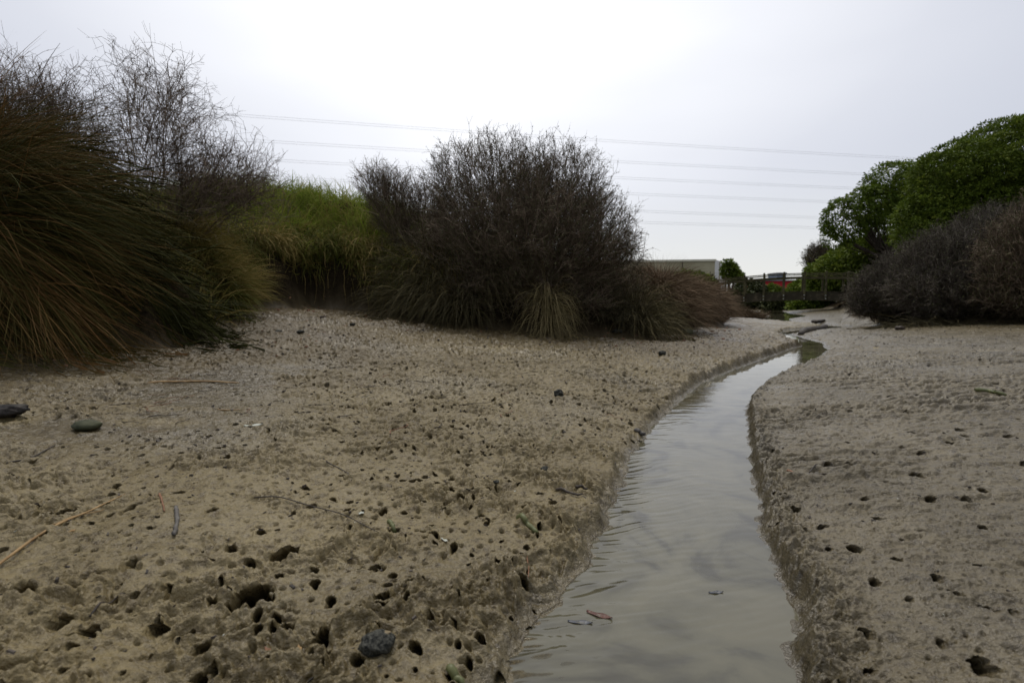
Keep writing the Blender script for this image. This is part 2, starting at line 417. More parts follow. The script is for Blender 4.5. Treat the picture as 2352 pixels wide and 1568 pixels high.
base = mixc(n, af.outputs['Fac'], base, (0.076, 0.055, 0.026))  # dark brown for the silt film and along the left bank's foot
wetd = nd(n, 'ShaderNodeMapRange'); wetd.inputs[3].default_value = 1.0; wetd.inputs[4].default_value = 0.62; n.links.new(aw.outputs['Fac'], wetd.inputs[0])
wc3 = nd(n, 'ShaderNodeCombineColor'); [n.links.new(wetd.outputs[0], wc3.inputs[k]) for k in range(3)]
base = mixc(n, 1.0, base, wc3.outputs[0], 'MULTIPLY')
earthc = ramp(n, nb.outputs[0], [(0.35, (0.014, 0.011, 0.007)), (0.65, (0.040, 0.030, 0.018))])
mud_col = mixc(n, am.outputs['Fac'], earthc, base)
n.links.new(mud_col, p.inputs['Base Color'])
rr = nd(n, 'ShaderNodeMapRange'); rr.inputs[1].default_value = 0.35; rr.inputs[2].default_value = 0.65; rr.inputs[3].default_value = 0.24; rr.inputs[4].default_value = 0.46
n.links.new(nb.outputs[0], rr.inputs[0])
r2 = nd(n, 'ShaderNodeMix', data_type='FLOAT'); n.links.new(aw.outputs['Fac'], r2.inputs[0]); n.links.new(rr.outputs[0], r2.inputs[2]); r2.inputs[3].default_value = 0.17
r3 = nd(n, 'ShaderNodeMix', data_type='FLOAT'); n.links.new(am.outputs['Fac'], r3.inputs[0]); r3.inputs[2].default_value = 0.95; n.links.new(r2.outputs[0], r3.inputs[3])
n.links.new(r3.outputs[0], p.inputs['Roughness'])
sq = nd(n, 'ShaderNodeMath', operation='MULTIPLY_ADD'); sq.inputs[1].default_value = 0.14; sq.inputs[2].default_value = 0.28; n.links.new(as_.outputs['Fac'], sq.inputs[0])
sr = nd(n, 'ShaderNodeMath', operation='MULTIPLY_ADD'); sr.inputs[1].default_value = 0.22; n.links.new(aw.outputs['Fac'], sr.inputs[0]); n.links.new(sq.outputs[0], sr.inputs[2])
sp = nd(n, 'ShaderNodeMath', operation='MULTIPLY'); n.links.new(sr.outputs[0], sp.inputs[1]); n.links.new(am.outputs['Fac'], sp.inputs[0]); n.links.new(sp.outputs[0], p.inputs['Specular IOR Level'])
# film of water left by the tide, in patches
cw = nd(n, 'ShaderNodeMapRange'); cw.inputs[1].default_value = 0.40; cw.inputs[2].default_value = 0.62; cw.inputs[3].default_value = 0.0; cw.inputs[4].default_value = 0.07
n.links.new(na.outputs[0], cw.inputs[0])
cm = nd(n, 'ShaderNodeMath', operation='MULTIPLY'); n.links.new(cw.outputs[0], cm.inputs[0]); n.links.new(am.outputs['Fac'], cm.inputs[1])
n.links.new(cm.outputs[0], p.inputs['Coat Weight']); p.inputs['Coat Roughness'].default_value = 0.22; p.inputs['Coat IOR'].default_value = 1.4
bb = nd(n, 'ShaderNodeBump'); bb.inputs['Strength'].default_value = 0.55; bb.inputs['Distance'].default_value = 0.006
n.links.new(nc.outputs[0], bb.inputs['Height'])
b2_ = nd(n, 'ShaderNodeBump'); b2_.inputs['Strength'].default_value = 0.7; b2_.inputs['Distance'].default_value = 0.014
n.links.new(nb.outputs[0], b2_.inputs['Height']); n.links.new(bb.outputs[0], b2_.inputs['Normal'])
n.links.new(b2_.outputs[0], p.inputs['Normal'])
M['mud'] = m
# murky creek water
m, n, p = mat('murky_water')
t = nd(n, 'ShaderNodeTexCoord')
na = nd(n, 'ShaderNodeTexNoise'); na.inputs['Scale'].default_value = 3.4; na.inputs['Detail'].default_value = 6; na.inputs['Distortion'].default_value = 2.0
mp_ = nd(n, 'ShaderNodeMapping'); mp_.inputs['Scale'].default_value = (1, 0.9, 1)
n.links.new(t.outputs['Object'], mp_.inputs[0]); n.links.new(mp_.outputs[0], na.inputs['Vector'])
wc = ramp(n, na.outputs[0], [(0.36, (0.040, 0.036, 0.022)), (0.46, (0.078, 0.072, 0.045)), (0.62, (0.102, 0.093, 0.058))])
n.links.new(wc, p.inputs['Base Color'])
p.inputs['Roughness'].default_value = 0.02; p.inputs['IOR'].default_value = 1.55; p.inputs['Specular IOR Level'].default_value = 0.5
nf = nd(n, 'ShaderNodeTexNoise'); nf.inputs['Scale'].default_value = 14; nf.inputs['Detail'].default_value = 3
mq = nd(n, 'ShaderNodeMapping'); mq.inputs['Scale'].default_value = (0.45, 1.6, 1); mq.inputs['Rotation'].default_value = (0, 0, R(-12))
n.links.new(t.outputs['Object'], mq.inputs[0]); n.links.new(mq.outputs[0], nf.inputs['Vector'])
bb = nd(n, 'ShaderNodeBump'); bb.inputs['Strength'].default_value = 0.05; bb.inputs['Distance'].default_value = 0.003
n.links.new(nf.outputs[0], bb.inputs['Height']); n.links.new(bb.outputs[0], p.inputs['Normal'])
tr = nd(n, 'ShaderNodeBsdfTransparent'); tr.inputs[0].default_value = (0.75, 0.68, 0.5, 1)
ad_ = nd(n, 'ShaderNodeAttribute'); ad_.attribute_name = 'shallow'
fr = nd(n, 'ShaderNodeFresnel'); fr.inputs[0].default_value = 1.33
iv = nd(n, 'ShaderNodeMath', operation='SUBTRACT'); iv.inputs[0].default_value = 1; n.links.new(fr.outputs[0], iv.inputs[1])
mu = nd(n, 'ShaderNodeMath', operation='MULTIPLY'); n.links.new(iv.outputs[0], mu.inputs[0]); n.links.new(ad_.outputs['Fac'], mu.inputs[1])
ms = nd(n, 'ShaderNodeMixShader'); n.links.new(mu.outputs[0], ms.inputs[0]); n.links.new(p.outputs[0], ms.inputs[1]); n.links.new(tr.outputs[0], ms.inputs[2])
n.links.new(ms.outputs[0], n.nodes['Material Output'].inputs[0])
M['water'] = m
M['tussock'] = tone_mat('tussock_blades', [(0, (0.014, 0.015, 0.004)), (0.3, (0.046, 0.048, 0.010)), (0.55, (0.088, 0.066, 0.019)), (0.8, (0.180, 0.092, 0.033)), (1, (0.30, 0.185, 0.080))], 0.75, 0.08)
M['sedge'] = tone_mat('sedge_blades', [(0, (0.022, 0.019, 0.011)), (0.4, (0.072, 0.062, 0.031)), (0.75, (0.150, 0.122, 0.056)), (1, (0.25, 0.20, 0.10))], 0.75, 0.08)
M['rush'] = tone_mat('rust_rushes', [(0, (0.035, 0.027, 0.016)), (0.4, (0.13, 0.092, 0.056)), (0.8, (0.25, 0.175, 0.110)), (1, (0.36, 0.28, 0.18))], 0.8, 0.08)
M['grass'] = tone_mat('bank_grass', [(0, (0.035, 0.048, 0.006)), (0.35, (0.095, 0.130, 0.016)), (0.7, (0.185, 0.235, 0.032)), (0.88, (0.28, 0.27, 0.07)), (1, (0.42, 0.33, 0.14))], 0.7, 0.1, trans=0.35)
M['straw'] = tone_mat('dry_grass', [(0, (0.030, 0.036, 0.006)), (0.35, (0.10, 0.105, 0.022)), (0.7, (0.22, 0.165, 0.052)), (1, (0.40, 0.29, 0.12))], 0.75, 0.08, trans=0.2)
M['twig'] = tone_mat('dark_twigs', [(0, (0.032, 0.025, 0.015)), (0.5, (0.118, 0.088, 0.060)), (1, (0.28, 0.22, 0.165))], 0.85, 0.1)
M['twig2'] = tone_mat('bare_twigs', [(0, (0.045, 0.034, 0.024)), (0.5, (0.13, 0.098, 0.072)), (1, (0.28, 0.22, 0.165))], 0.85, 0.1)
M['twig3'] = tone_mat('grey_twigs', [(0, (0.032, 0.026, 0.020)), (0.5, (0.095, 0.080, 0.064)), (1, (0.22, 0.19, 0.16))], 0.85, 0.1)
M['tinyleaf'] = tone_mat('tiny_leaves', [(0, (0.020, 0.028, 0.008)), (0.6, (0.060, 0.070, 0.018)), (1, (0.13, 0.13, 0.045))], 0.6)
M['leaf'] = tone_mat('glossy_leaves', [(0, (0.034, 0.055, 0.006)), (0.4, (0.080, 0.120, 0.012)), (0.8, (0.14, 0.185, 0.022)), (1, (0.22, 0.25, 0.04))], 0.6, 0.15, 0.25)
M['leaf2'] = tone_mat('light_leaves', [(0, (0.040, 0.070, 0.006)), (0.4, (0.085, 0.130, 0.012)), (0.8, (0.13, 0.18, 0.02)), (1, (0.20, 0.22, 0.04))], 0.6, 0.15, 0.35)
M['bark'] = noise_mat('bark', (0.03, 0.023, 0.017), (0.10, 0.08, 0.06), 14, 0.9, 0.5, 50, stretch=(1, 1, 0.3))
M['wood'] = noise_mat('bridge_timber', (0.034, 0.027, 0.016), (0.090, 0.072, 0.045), 5, 0.85, 0.4, 30, stretch=(1, 1, 1), c3=(0.036, 0.032, 0.018))
M['wood_pale'] = noise_mat('weathered_rail', (0.036, 0.032, 0.013), (0.095, 0.084, 0.038), 5, 0.85, 0.3, 30)
M['steel'] = noise_mat('galvanised_bolt', (0.30, 0.31, 0.31), (0.42, 0.43, 0.43), 20, 0.4, 0)
M['concrete'] = noise_mat('concrete_wall', (0.34, 0.315, 0.20), (0.48, 0.45, 0.31), 0.35, 0.9, 0.15, 6, stretch=(1, 1, 0.5), dist=0.02)
M['white_wall'] = noise_mat('white_wall', (0.60, 0.60, 0.57), (0.70, 0.70, 0.66), 0.5, 0.8, 0.1, 6)
M['fascia'] = noise_mat('fascia', (0.62, 0.60, 0.46), (0.72, 0.70, 0.55), 1.0, 0.6, 0)
M['red_wall'] = noise_mat('red_wall', (0.40, 0.010, 0.020), (0.50, 0.018, 0.03), 0.5, 0.6, 0)
M['blue_wall'] = noise_mat('blue_wall', (0.20, 0.27, 0.38), (0.26, 0.33, 0.44), 0.5, 0.6, 0)
M['roofing'] = noise_mat('roofing', (0.22, 0.23, 0.24), (0.3, 0.31, 0.32), 0.5, 0.6, 0)
M['cable'] = noise_mat('aluminium_cable', (0.42, 0.42, 0.44), (0.50, 0.50, 0.52), 0.5, 0.6, 0)

# ------------------------------------------------------------------ mesh helpers
def mesh_np(name, V, F_, material, attrs=None, smooth=False):
    V = np.asarray(V, np.float32).reshape(-1, 3); F_ = np.asarray(F_, np.int32)
    k = F_.shape[1]
    me = bpy.data.meshes.new(name)
    me.vertices.add(len(V)); me.vertices.foreach_set('co', V.ravel())
    me.loops.add(F_.size); me.loops.foreach_set('vertex_index', F_.ravel())
    me.polygons.add(len(F_))
    me.polygons.foreach_set('loop_start', np.arange(0, F_.size, k, dtype=np.int32))
    try:
        me.polygons.foreach_set('loop_total', np.full(len(F_), k, np.int32))
    except Exception:
        pass
    me.polygons.foreach_set('use_smooth', np.full(len(F_), smooth, bool))
    me.update(calc_edges=True)
    for a, vals in (attrs or {}).items():
        at_ = me.attributes.new(a, 'FLOAT', 'POINT'); at_.data.foreach_set('value', np.asarray(vals, np.float32).ravel())
    me.materials.append(material)
    return me
def ob(name, me, parent=None, loc=None):
    o = bpy.data.objects.new(name, me); C.objects.link(o)
    if loc is not None: o.location = tuple(float(q) for q in loc)
    if parent is not None: o.parent = parent
    return o
def tag(o, label=None, cat=None, group=None, kind=None):
    if label: o['label'] = label
    if cat: o['category'] = cat
    if group: o['group'] = group
    if kind: o['kind'] = kind
    return o
def thing(name, label, cat, loc, group=None):
    return tag(ob(name, None, None, loc), label, cat, group)
def norm(a):
    return a / (np.linalg.norm(a, axis=-1, keepdims=True) + 1e-9)
def tubes(P, rad, tone, sides=3):
    """P [N,S,3] polylines, rad [N,S], tone [N] -> verts, quads, tone per vert"""
    N, S, _ = P.shape
    T = np.empty_like(P); T[:, 1:-1] = P[:, 2:] - P[:, :-2]; T[:, 0] = P[:, 1] - P[:, 0]; T[:, -1] = P[:, -1] - P[:, -2]
    T = norm(T)
    ref = np.zeros((N, 1, 3)); ref[..., 0] = 0.31; ref[..., 1] = 0.82; ref[..., 2] = 0.47
    A = norm(np.cross(T, np.broadcast_to(ref, T.shape))); B = np.cross(T, A)
    V = np.empty((N, S, sides, 3))
    for k in range(sides):
        a = 2 * PI * k / sides
        V[:, :, k] = P + rad[..., None] * (math.cos(a) * A + math.sin(a) * B)
    i = np.arange(N)[:, None, None] * S * sides; s = np.arange(S - 1)[None, :, None] * sides; k = np.arange(sides)[None, None, :]
    k2 = (k + 1) % sides
    F_ = np.stack([i + s + k, i + s + k2, i + s + sides + k2, i + s + sides + k], -1).reshape(-1, 4)
    return V.reshape(-1, 3), F_, np.repeat(tone, S * sides)
def ribbons(P, wid, side, tone):
    """flat blades. P [N,S,3], wid [N,S], side [N,3]"""
    N, S, _ = P.shape
    sv = side[:, None, :] * wid[..., None]
    V = np.stack([P - sv, P + sv], 2)
    i = np.arange(N)[:, None] * S * 2; s = np.arange(S - 1)[None, :] * 2
    F_ = np.stack([i + s, i + s + 1, i + s + 3, i + s + 2], -1).reshape(-1, 4)
    return V.reshape(-1, 3), F_, np.repeat(tone, S * 2)
class Acc:
    def __init__(s): s.V = []; s.F = []; s.T = []; s.n = 0
    def add(s, V, F_, T):
        s.V.append(V); s.F.append(F_ + s.n); s.T.append(T); s.n += len(V)
    def mesh(s, name, material, off=(0, 0, 0), smooth=False):
        return mesh_np(name, np.concatenate(s.V) - np.asarray(off), np.concatenate(s.F), material, {'tone': np.concatenate(s.T)}, smooth)
def rdir(n, r=None):
    return norm((r or rng).normal(size=(n, 3)))
def grow(P0, D0, L, S, wander, up=0.0, zig=0.0):
    """polylines with random wandering"""
    N = len(P0); P = np.empty((N, S, 3)); P[:, 0] = P0; D = norm(D0.copy())
    for k in range(1, S):
        z = rdir(N)
        D = norm(D + wander * z + np.array([0, 0, up]))
        P[:, k] = P[:, k - 1] + D * (L / (S - 1))[:, None]
    return P
def children(P, k, ang, r=None):
    """k starts and directions per polyline"""
    N, S, _ = P.shape
    idx = np.repeat(np.arange(N), k)
    t = rng.uniform(0.25, 0.98, N * k) * (S - 1)
    a = np.minimum(t.astype(int), S - 2); f = (t - a)[:, None]
    st = P[idx, a] * (1 - f) + P[idx, a + 1] * f
    d = norm(P[idx, a + 1] - P[idx, a])
    pr = norm(np.cross(d, rdir(N * k)))
    th = rng.normal(ang, 0.25, N * k)[:, None]
    return st, d * np.cos(th) + pr * np.sin(th), idx
def sample_blobs(blobs, n, shell=0.5):
    """points inside a union of ellipsoids, with outward normals"""
    vol = np.array([b[1][0] * b[1][1] * b[1][2] for b in blobs]) ** 0.8
    which = rng.choice(len(blobs), n, p=vol / vol.sum())
    Cn = np.array([b[0] for b in blobs])[which]; Rd = np.array([b[1] for b in blobs])[which]
    d = rdir(n)
    r = rng.uniform(0, 1, n) ** (1 / 3 * (1 - shell) + 0.08)
    P = Cn + d * Rd * r[:, None]
    return P, norm(d / Rd), r

# ------------------------------------------------------------------ ground sheet
def radii(segs):
    r = [segs[0][0]]
    for (a, b, q) in segs:
        while r[-1] < b:
            r.append(r[-1] * (1 + q))
    return np.array(r)
rs = radii([(0.12, 0.55, 0.04), (0.55, 4.2, 0.0021), (4.2, 14, 0.0034), (14, 45, 0.02), (45, 1500, 0.09)])
th = np.concatenate([np.linspace(-PI, R(-62), 40, endpoint=False), np.linspace(R(-62), R(-47), 60, endpoint=False), np.linspace(R(-47), R(47), 1080, endpoint=False),
                     np.linspace(R(47), R(62), 60, endpoint=False), np.linspace(R(62), PI, 40, endpoint=False)])
RR, TT = np.meshgrid(rs, th, indexing='ij')
X = (RR * np.sin(TT)).ravel(); Y = (RR * np.cos(TT)).ravel()
Z, S_, MUD, FILM, SIDE, DEEP = detail(X, Y, True)
# crab burrows run in at a slant, not straight down
sl_a = R(90) + 0.55 * vn(X * 3, Y * 3, 150)
X = X + DEEP * 1.15 * np.cos(sl_a); Y = Y + DEEP * 1.15 * np.sin(sl_a)
nr, nth = len(rs), len(th)
i = np.arange(nr - 1)[:, None] * nth; j = np.arange(nth)[None, :]; j2 = (j + 1) % nth
FF = np.stack([i + j, i + nth + j, i + nth + j2, i + j2], -1).reshape(-1, 4)
V = np.stack([X, Y, Z], -1)
V = np.vstack([V, [[0, 0, float(Z[:nth].mean())]]])
BL_ = dist_poly(X, Y, BLf); BANK_BROWN = 0.85 * (1 - sstep(0.3, 2.3, BL_ + 0.45 * vn(X * 1.6, Y * 1.6, 151) + 0.5 * sstep(7.0, 9.0, Y))) * SIDE  # darker brown towards the foot of the left bank
wet = np.clip(sstep(0.06, 0.0, S_) + 0.8 * FILM + 0.35 * sstep(0.1, 0.5, vn(X * 1.5, Y * 1.5, 140)), 0, 1)
ap = lambda a: np.append(a, a[-1])
me = mesh_np('ground', V, FF, M['mud'], {'mudness': ap(MUD), 'film': ap(np.maximum(FILM * 0.38, BANK_BROWN)), 'right_bank': ap(1 - SIDE), 'wet': ap(wet)}, True)
g = ob('ground', me); tag(g, 'grey brown tidal mud pitted with crab burrows, rising into earth banks', None, None, 'structure')

# ------------------------------------------------------------------ water sheet
rs = radii([(0.3, 3.5, 0.0038), (3.5, 12, 0.007), (12, 45, 0.03)])
th = np.linspace(R(-60), R(60), 700)
RR, TT = np.meshgrid(rs, th, indexing='ij'); X = RR * np.sin(TT); Y = RR * np.cos(TT)
xf, yf = X.ravel(), Y.ravel()
dl = dist_poly(xf, yf, Lp); dr = dist_poly(xf, yf, Rp); ins = inside(xf, yf, WP)
sdw = np.where(ins, -np.minimum(dl, dr), np.minimum(dl, dr))
dls = np.where(ins, dl, 0)
# ripples: thrown off the left edge and running across the stream
nearedge = np.exp(-dls / 0.16)
ph = vn(xf * 4, yf * 4, 200)
q = yf * 1.0 - xf * 0.25
f1 = 1 - sstep(1.6, 3.6, np.hypot(xf, yf)); f2 = 1 - sstep(5, 9, np.hypot(xf, yf))
wv = f1 * 0.0014 * (0.10 + 1.5 * nearedge) * vn(xf * 10 + ph, q * 48 + 2 * ph, 201)
wv = wv + f1 * 0.0006 * (0.15 + 0.8 * nearedge) * vn(xf * 17, q * 80, 202)
wv = wv + (0.0004 + 0.0005 * f1) * vn(xf * 3.2, yf * 7, 203) + f2 * 0.0004 * vn(xf * 7, yf * 18, 204) * sstep(1.5, 3, yf)
rip = onz(1330, 1440)
dd = np.hypot(xf - rip[0], yf - rip[1])
wv = wv + 0.0002 * np.sin(dd * 380) * np.exp(-((dd - 0.05) / 0.03) ** 2)
wv = wv * (1 - 0.4 * sstep(6, 12, yf))
nr, nth = X.shape
i = np.arange(nr - 1)[:, None] * nth; j = np.arange(nth - 1)[None, :]
FF = np.stack([i + j, i + nth + j, i + nth + j + 1, i + j + 1], -1).reshape(-1, 4)
keep = (sdw[FF].min(1) < 0.10)
FF = FF[keep]
used = np.unique(FF); remap = np.full(len(xf), -1); remap[used] = np.arange(len(used))
V = np.stack([xf, yf, wv], -1)[used]
me = mesh_np('water', V, remap[FF], M['water'], {'shallow': 0.8 * sstep(-0.16, -0.01, sdw)[used] + 0.05}, True)
wo = ob('water', me); tag(wo, 'shallow murky creek winding between the mud banks', None, None, 'structure')

# ------------------------------------------------------------------ blades
def blades(acc, roots, dirs, L, w0, droop, tone, S=6, wander=0.05):
    N = len(roots); P = np.empty((N, S, 3)); P[:, 0] = roots; D = norm(dirs)
    for k in range(1, S):
        D = norm(D + np.array([0, 0, -1.0]) * (droop / (S - 1))[:, None] * (0.5 + k / S) + wander * rdir(N))
        P[:, k] = P[:, k - 1] + D * (L / (S - 1))[:, None]
    side = norm(np.cross(P[:, -1] - P[:, 0] + 1e-4, rdir(N)))
    prof = np.sqrt(np.clip(1.02 - np.linspace(0, 1, S) ** 2, 0.02, 1))
    V, F_, T = ribbons(P, w0[:, None] * prof[None], side, tone)
    acc.add(V, F_, T)
def keep_above(acc, zoff=0.01):
    """lift blade points that would dip under the mud"""
    for a in range(len(acc.V)):
        V = acc.V[a]; z = plain(V[:, 0], V[:, 1]) + zoff * rng.uniform(0.2, 2.0, len(V))
        V[:, 2] = np.maximum(V[:, 2], z)
def tussock(name, label, cat, material, centre, spread, n, Lr, droop, w_, tilt=(0, 0, 0), tones=(0, 1), group=None, zup=0.0, flat=0.6, power=1.0, part='blades', floor=True):
    centre = np.asarray(centre, float)
    a = rng.uniform(0, 2 * PI, n); r = np.sqrt(rng.uniform(0, 1, n))
    roots = np.stack([centre[0] + spread[0] * r * np.cos(a), centre[1] + spread[1] * r * np.sin(a), np.zeros(n)], -1)
    roots[:, 2] = plain(roots[:, 0], roots[:, 1]) - 0.03 + zup * rng.uniform(0, 1, n)
    a2 = a + rng.normal(0, 0.6, n)
    d = np.stack([np.cos(a2) * flat * (0.3 + r), np.sin(a2) * flat * (0.3 + r), np.ones(n)], -1) + 0.18 * rng.normal(size=(n, 3)) + np.array(tilt)
    L = rng.uniform(Lr[0], Lr[1], n)
    tone = tones[0] + (tones[1] - tones[0]) * rng.beta(2, 2, n) ** power
    acc = Acc()
    blades(acc, roots, d, L, w_ * rng.uniform(0.5, 1.3, n), droop * rng.uniform(0.6, 1.4, n), tone)
    if floor: keep_above(acc)
    o = ob(name, acc.mesh(name, material, centre), None, centre)
    return tag(o, label, cat, group)

# ------------------------------------------------------------------ shrubs and trees
def blobs_px(lst, Y, thick=1.0):
    """(u, v, half width, half height, dY) at picture scale for depth Y -> world ellipsoids"""
    out_ = []
    for (u, v, a, b, dy) in lst:
        p_ = at(u, v, Y + dy); k = (Y + dy) / F
        out_.append((p_, (a * k, max(a, b * 0.8) * k * thick, b * k)))
    return out_
def shrub(name, label, cat, blobs, base, nsprig, Ls, material, rad=0.0016, limbs=40, shell=0.45, up=0.5, leaves=0, tone=(0, 1), group=None, lim_rad=0.012, kids=(4, 2), leafsize=0.008, out_w=0.6, minz=0.0, wander=0.35):
    base = np.asarray(base, float)
    o = thing(name, label, cat, base, group)
    P, Nn, r = sample_blobs(blobs, nsprig, shell)
    gz = plain(P[:, 0], P[:, 1]); ok = P[:, 2] > gz + 0.02
    P, Nn, r = P[ok], Nn[ok], r[ok]
    n_ = len(P)
    D = norm(P - base) * 0.7 + Nn * out_w * r[:, None] + np.array([0, 0, up]) + 0.25 * rdir(n_)
    D = norm(D)
    L = Ls * rng.uniform(0.5, 1.25, n_)
    P = P - D * (L * 0.75)[:, None]
    tn = tone[0] + (tone[1] - tone[0]) * rng.beta(2, 2.5, n_)
    acc = Acc()
    A = grow(P, D, L, 5, wander * 0.6, 0.03)
    rr_ = rad * np.linspace(1.5, 0.7, 5)[None] * np.ones((n_, 1))
    acc.add(*tubes(A, rr_, tn))
    s1, d1, i1 = children(A, kids[0], 0.75)
    L1 = L[i1] * rng.uniform(0.3, 0.6, len(i1))
    B = grow(s1, d1 + np.array([0, 0, 0.2]), L1, 4, wander)
    acc.add(*tubes(B, rad * np.linspace(1.0, 0.6, 4)[None] * np.ones((len(B), 1)), tn[i1]))
    if kids[1]:
        s2, d2, i2 = children(B, kids[1], 0.8)
        L2 = L1[i2] * rng.uniform(0.3, 0.6, len(i2))
        Cc = grow(s2, d2, L2, 2, wander)
        acc.add(*tubes(Cc, rad * 0.7 * np.linspace(1.0, 0.6, 2)[None] * np.ones((len(Cc), 1)), tn[i1][i2]))
    ob('twigs', acc.mesh('twigs', material, base), o)
    # main stems fan out from the root
    la = Acc()
    Q, Nq, _ = sample_blobs(blobs, limbs, 0.2)
    st = base + np.stack([rng.normal(0, 0.07, limbs), rng.normal(0, 0.07, limbs), np.full(limbs, -0.05)], -1)
    S = 7; tt = np.linspace(0, 1, S)[None, :, None]
    mid = st * 0.5 + Q * 0.5 + np.array([0, 0, -0.12]) * np.linalg.norm(Q - st, axis=1)[:, None] * 0.3 + 0.06 * rng.normal(size=(limbs, 3))
    LP = st[:, None] * (1 - tt) ** 2 + 2 * mid[:, None] * tt * (1 - tt) + Q[:, None] * tt ** 2 + 0.012 * rng.normal(size=(limbs, S, 3))
    la.add(*tubes(LP, lim_rad * rng.uniform(0.5, 1.2, limbs)[:, None] * np.linspace(1, 0.25, S)[None], rng.uniform(tone[0], tone[1], limbs), 5))
    s1, d1, i1 = children(LP, 5, 0.6)
    LB = grow(s1, d1 + np.array([0, 0, 0.3]), np.minimum(rng.uniform(0.2, 0.5, len(i1)) * np.linalg.norm(Q - st, axis=1)[i1], 0.38), 6, 0.22)
    la.add(*tubes(LB, lim_rad * 0.42 * np.linspace(1, 0.3, 6)[None] * np.ones((len(LB), 1)), rng.uniform(tone[0], tone[1], len(i1)), 4))
    ob('stems', la.mesh('stems', material, base), o)
    if leaves:
        s3, d3, i3 = children(B, leaves, 0.9)
        N = len(s3); sd_ = rdir(N); ln = leafsize * rng.uniform(0.6, 1.4, N)
        Pl = np.stack([s3, s3 + norm(d3) * ln[:, None]], 1)
        V, F_, T = ribbons(Pl, np.stack([ln * 0.3, ln * 0.25], 1), norm(np.cross(d3, sd_)), rng.beta(2, 2, N))
        a3 = Acc(); a3.add(V, F_, T)
        ob('leaves', a3.mesh('leaves', M['tinyleaf'], base), o)
    return o
def leaf_crown(blobs, nclump, per, lsize, csize, base, shell=0.75, droop=0.3, tone_shift=0.0):
    P, Nn, r = sample_blobs(blobs, nclump, shell)
    # rounded sprays: leaves sit on the outside of small domes
    ct = np.clip(rng.normal(0.45 + tone_shift, 0.17, nclump), 0, 1)
    cs = csize * rng.uniform(0.5, 1.3, nclump)
    idx = np.repeat(np.arange(nclump), per); N = len(idx)
    d = norm(rdir(N) + 0.75 * Nn[idx] + np.array([0, 0, 0.35]))
    s = P[idx] + d * (cs[idx] * rng.uniform(0.6, 1.0, N))[:, None] * np.array([1, 1, 0.7])
    ld = norm(d + np.array([0, 0, -droop]) + 0.5 * rdir(N))
    ln = lsize * rng.uniform(0.6, 1.3, N)
    mid = s + ld * (ln * 0.5)[:, None] + np.array([0, 0, 1]) * (ln * 0.06)[:, None]
    Pl = np.stack([s, mid, s + ld * ln[:, None]], 1)
    wv_ = np.stack([ln * 0.08, ln * 0.24, ln * 0.05], 1)
    side = norm(np.cross(ld, norm(d + 0.6 * rdir(N))))
    a = Acc(); a.add(*ribbons(Pl, wv_, side, np.clip(ct[idx] + rng.normal(0, 0.16, N), 0, 1)))
    return a
def tree(name, label, cat, blobs, base, nclump, per, lsize, csize, material, trunk_r=0.12, limbs=22, shell=0.75, group=None, tone_shift=0.0, droop=0.3):
    base = np.asarray(base, float)
    o = thing(name, label, cat, base, group)
    a = leaf_crown(blobs, nclump, per, lsize, csize, base, shell, droop, tone_shift)
    ob('crown', a.mesh('crown', material, base), o)
    cen = np.mean([b[0] for b in blobs], 0)
    fork = base + (cen - base) * np.array([0.35, 0.35, 0.35])
    S = 5; tt = np.linspace(0, 1, S)
    tk = base[None] * (1 - tt[:, None]) + fork[None] * tt[:, None]; tk[0, 2] -= 0.1
    tk += 0.02 * rng.normal(size=tk.shape)
    la = Acc()
    la.add(*tubes(tk[None], (trunk_r * np.linspace(1.25, 0.75, S))[None], np.array([0.4]), 9))
    Q, _, _ = sample_blobs(blobs, limbs, 0.35)
    S = 8; tt = np.linspace(0, 1, S)[None, :, None]
    mid = fork * 0.5 + Q * 0.5 + np.array([0, 0, -0.08]) * np.linalg.norm(Q - fork, axis=1)[:, None]
    LP = fork[None, None] * (1 - tt) ** 2 + 2 * mid[:, None] * tt * (1 - tt) + Q[:, None] * tt ** 2
    LP = LP + 0.03 * rng.normal(size=LP.shape)
    la.add(*tubes(LP, trunk_r * 0.45 * rng.uniform(0.6, 1.2, limbs)[:, None] * np.linspace(1, 0.2, S)[None], rng.uniform(0, 1, limbs), 6))
    s1, d1, i1 = children(LP, 6, 0.6)
    LB = grow(s1, d1 + np.array([0, 0, 0.3]), np.minimum(rng.uniform(0.15, 0.4, len(i1)) * np.linalg.norm(Q - fork, axis=1)[i1], 0.5), 5, 0.2)
    la.add(*tubes(LB, trunk_r * 0.13 * np.linspace(1, 0.3, 5)[None] * np.ones((len(LB), 1)), rng.uniform(0, 1, len(i1)), 4))
    ob('trunk', la.mesh('trunk', M['bark'], base), o)
    return o
def gz(x, y):
    return float(plain(np.array([float(x)]), np.array([float(y)]))[0])
def root_at(u, Y):
    x = at(u, 700, Y)[0]
    return np.array([x, Y, gz(x, Y)])

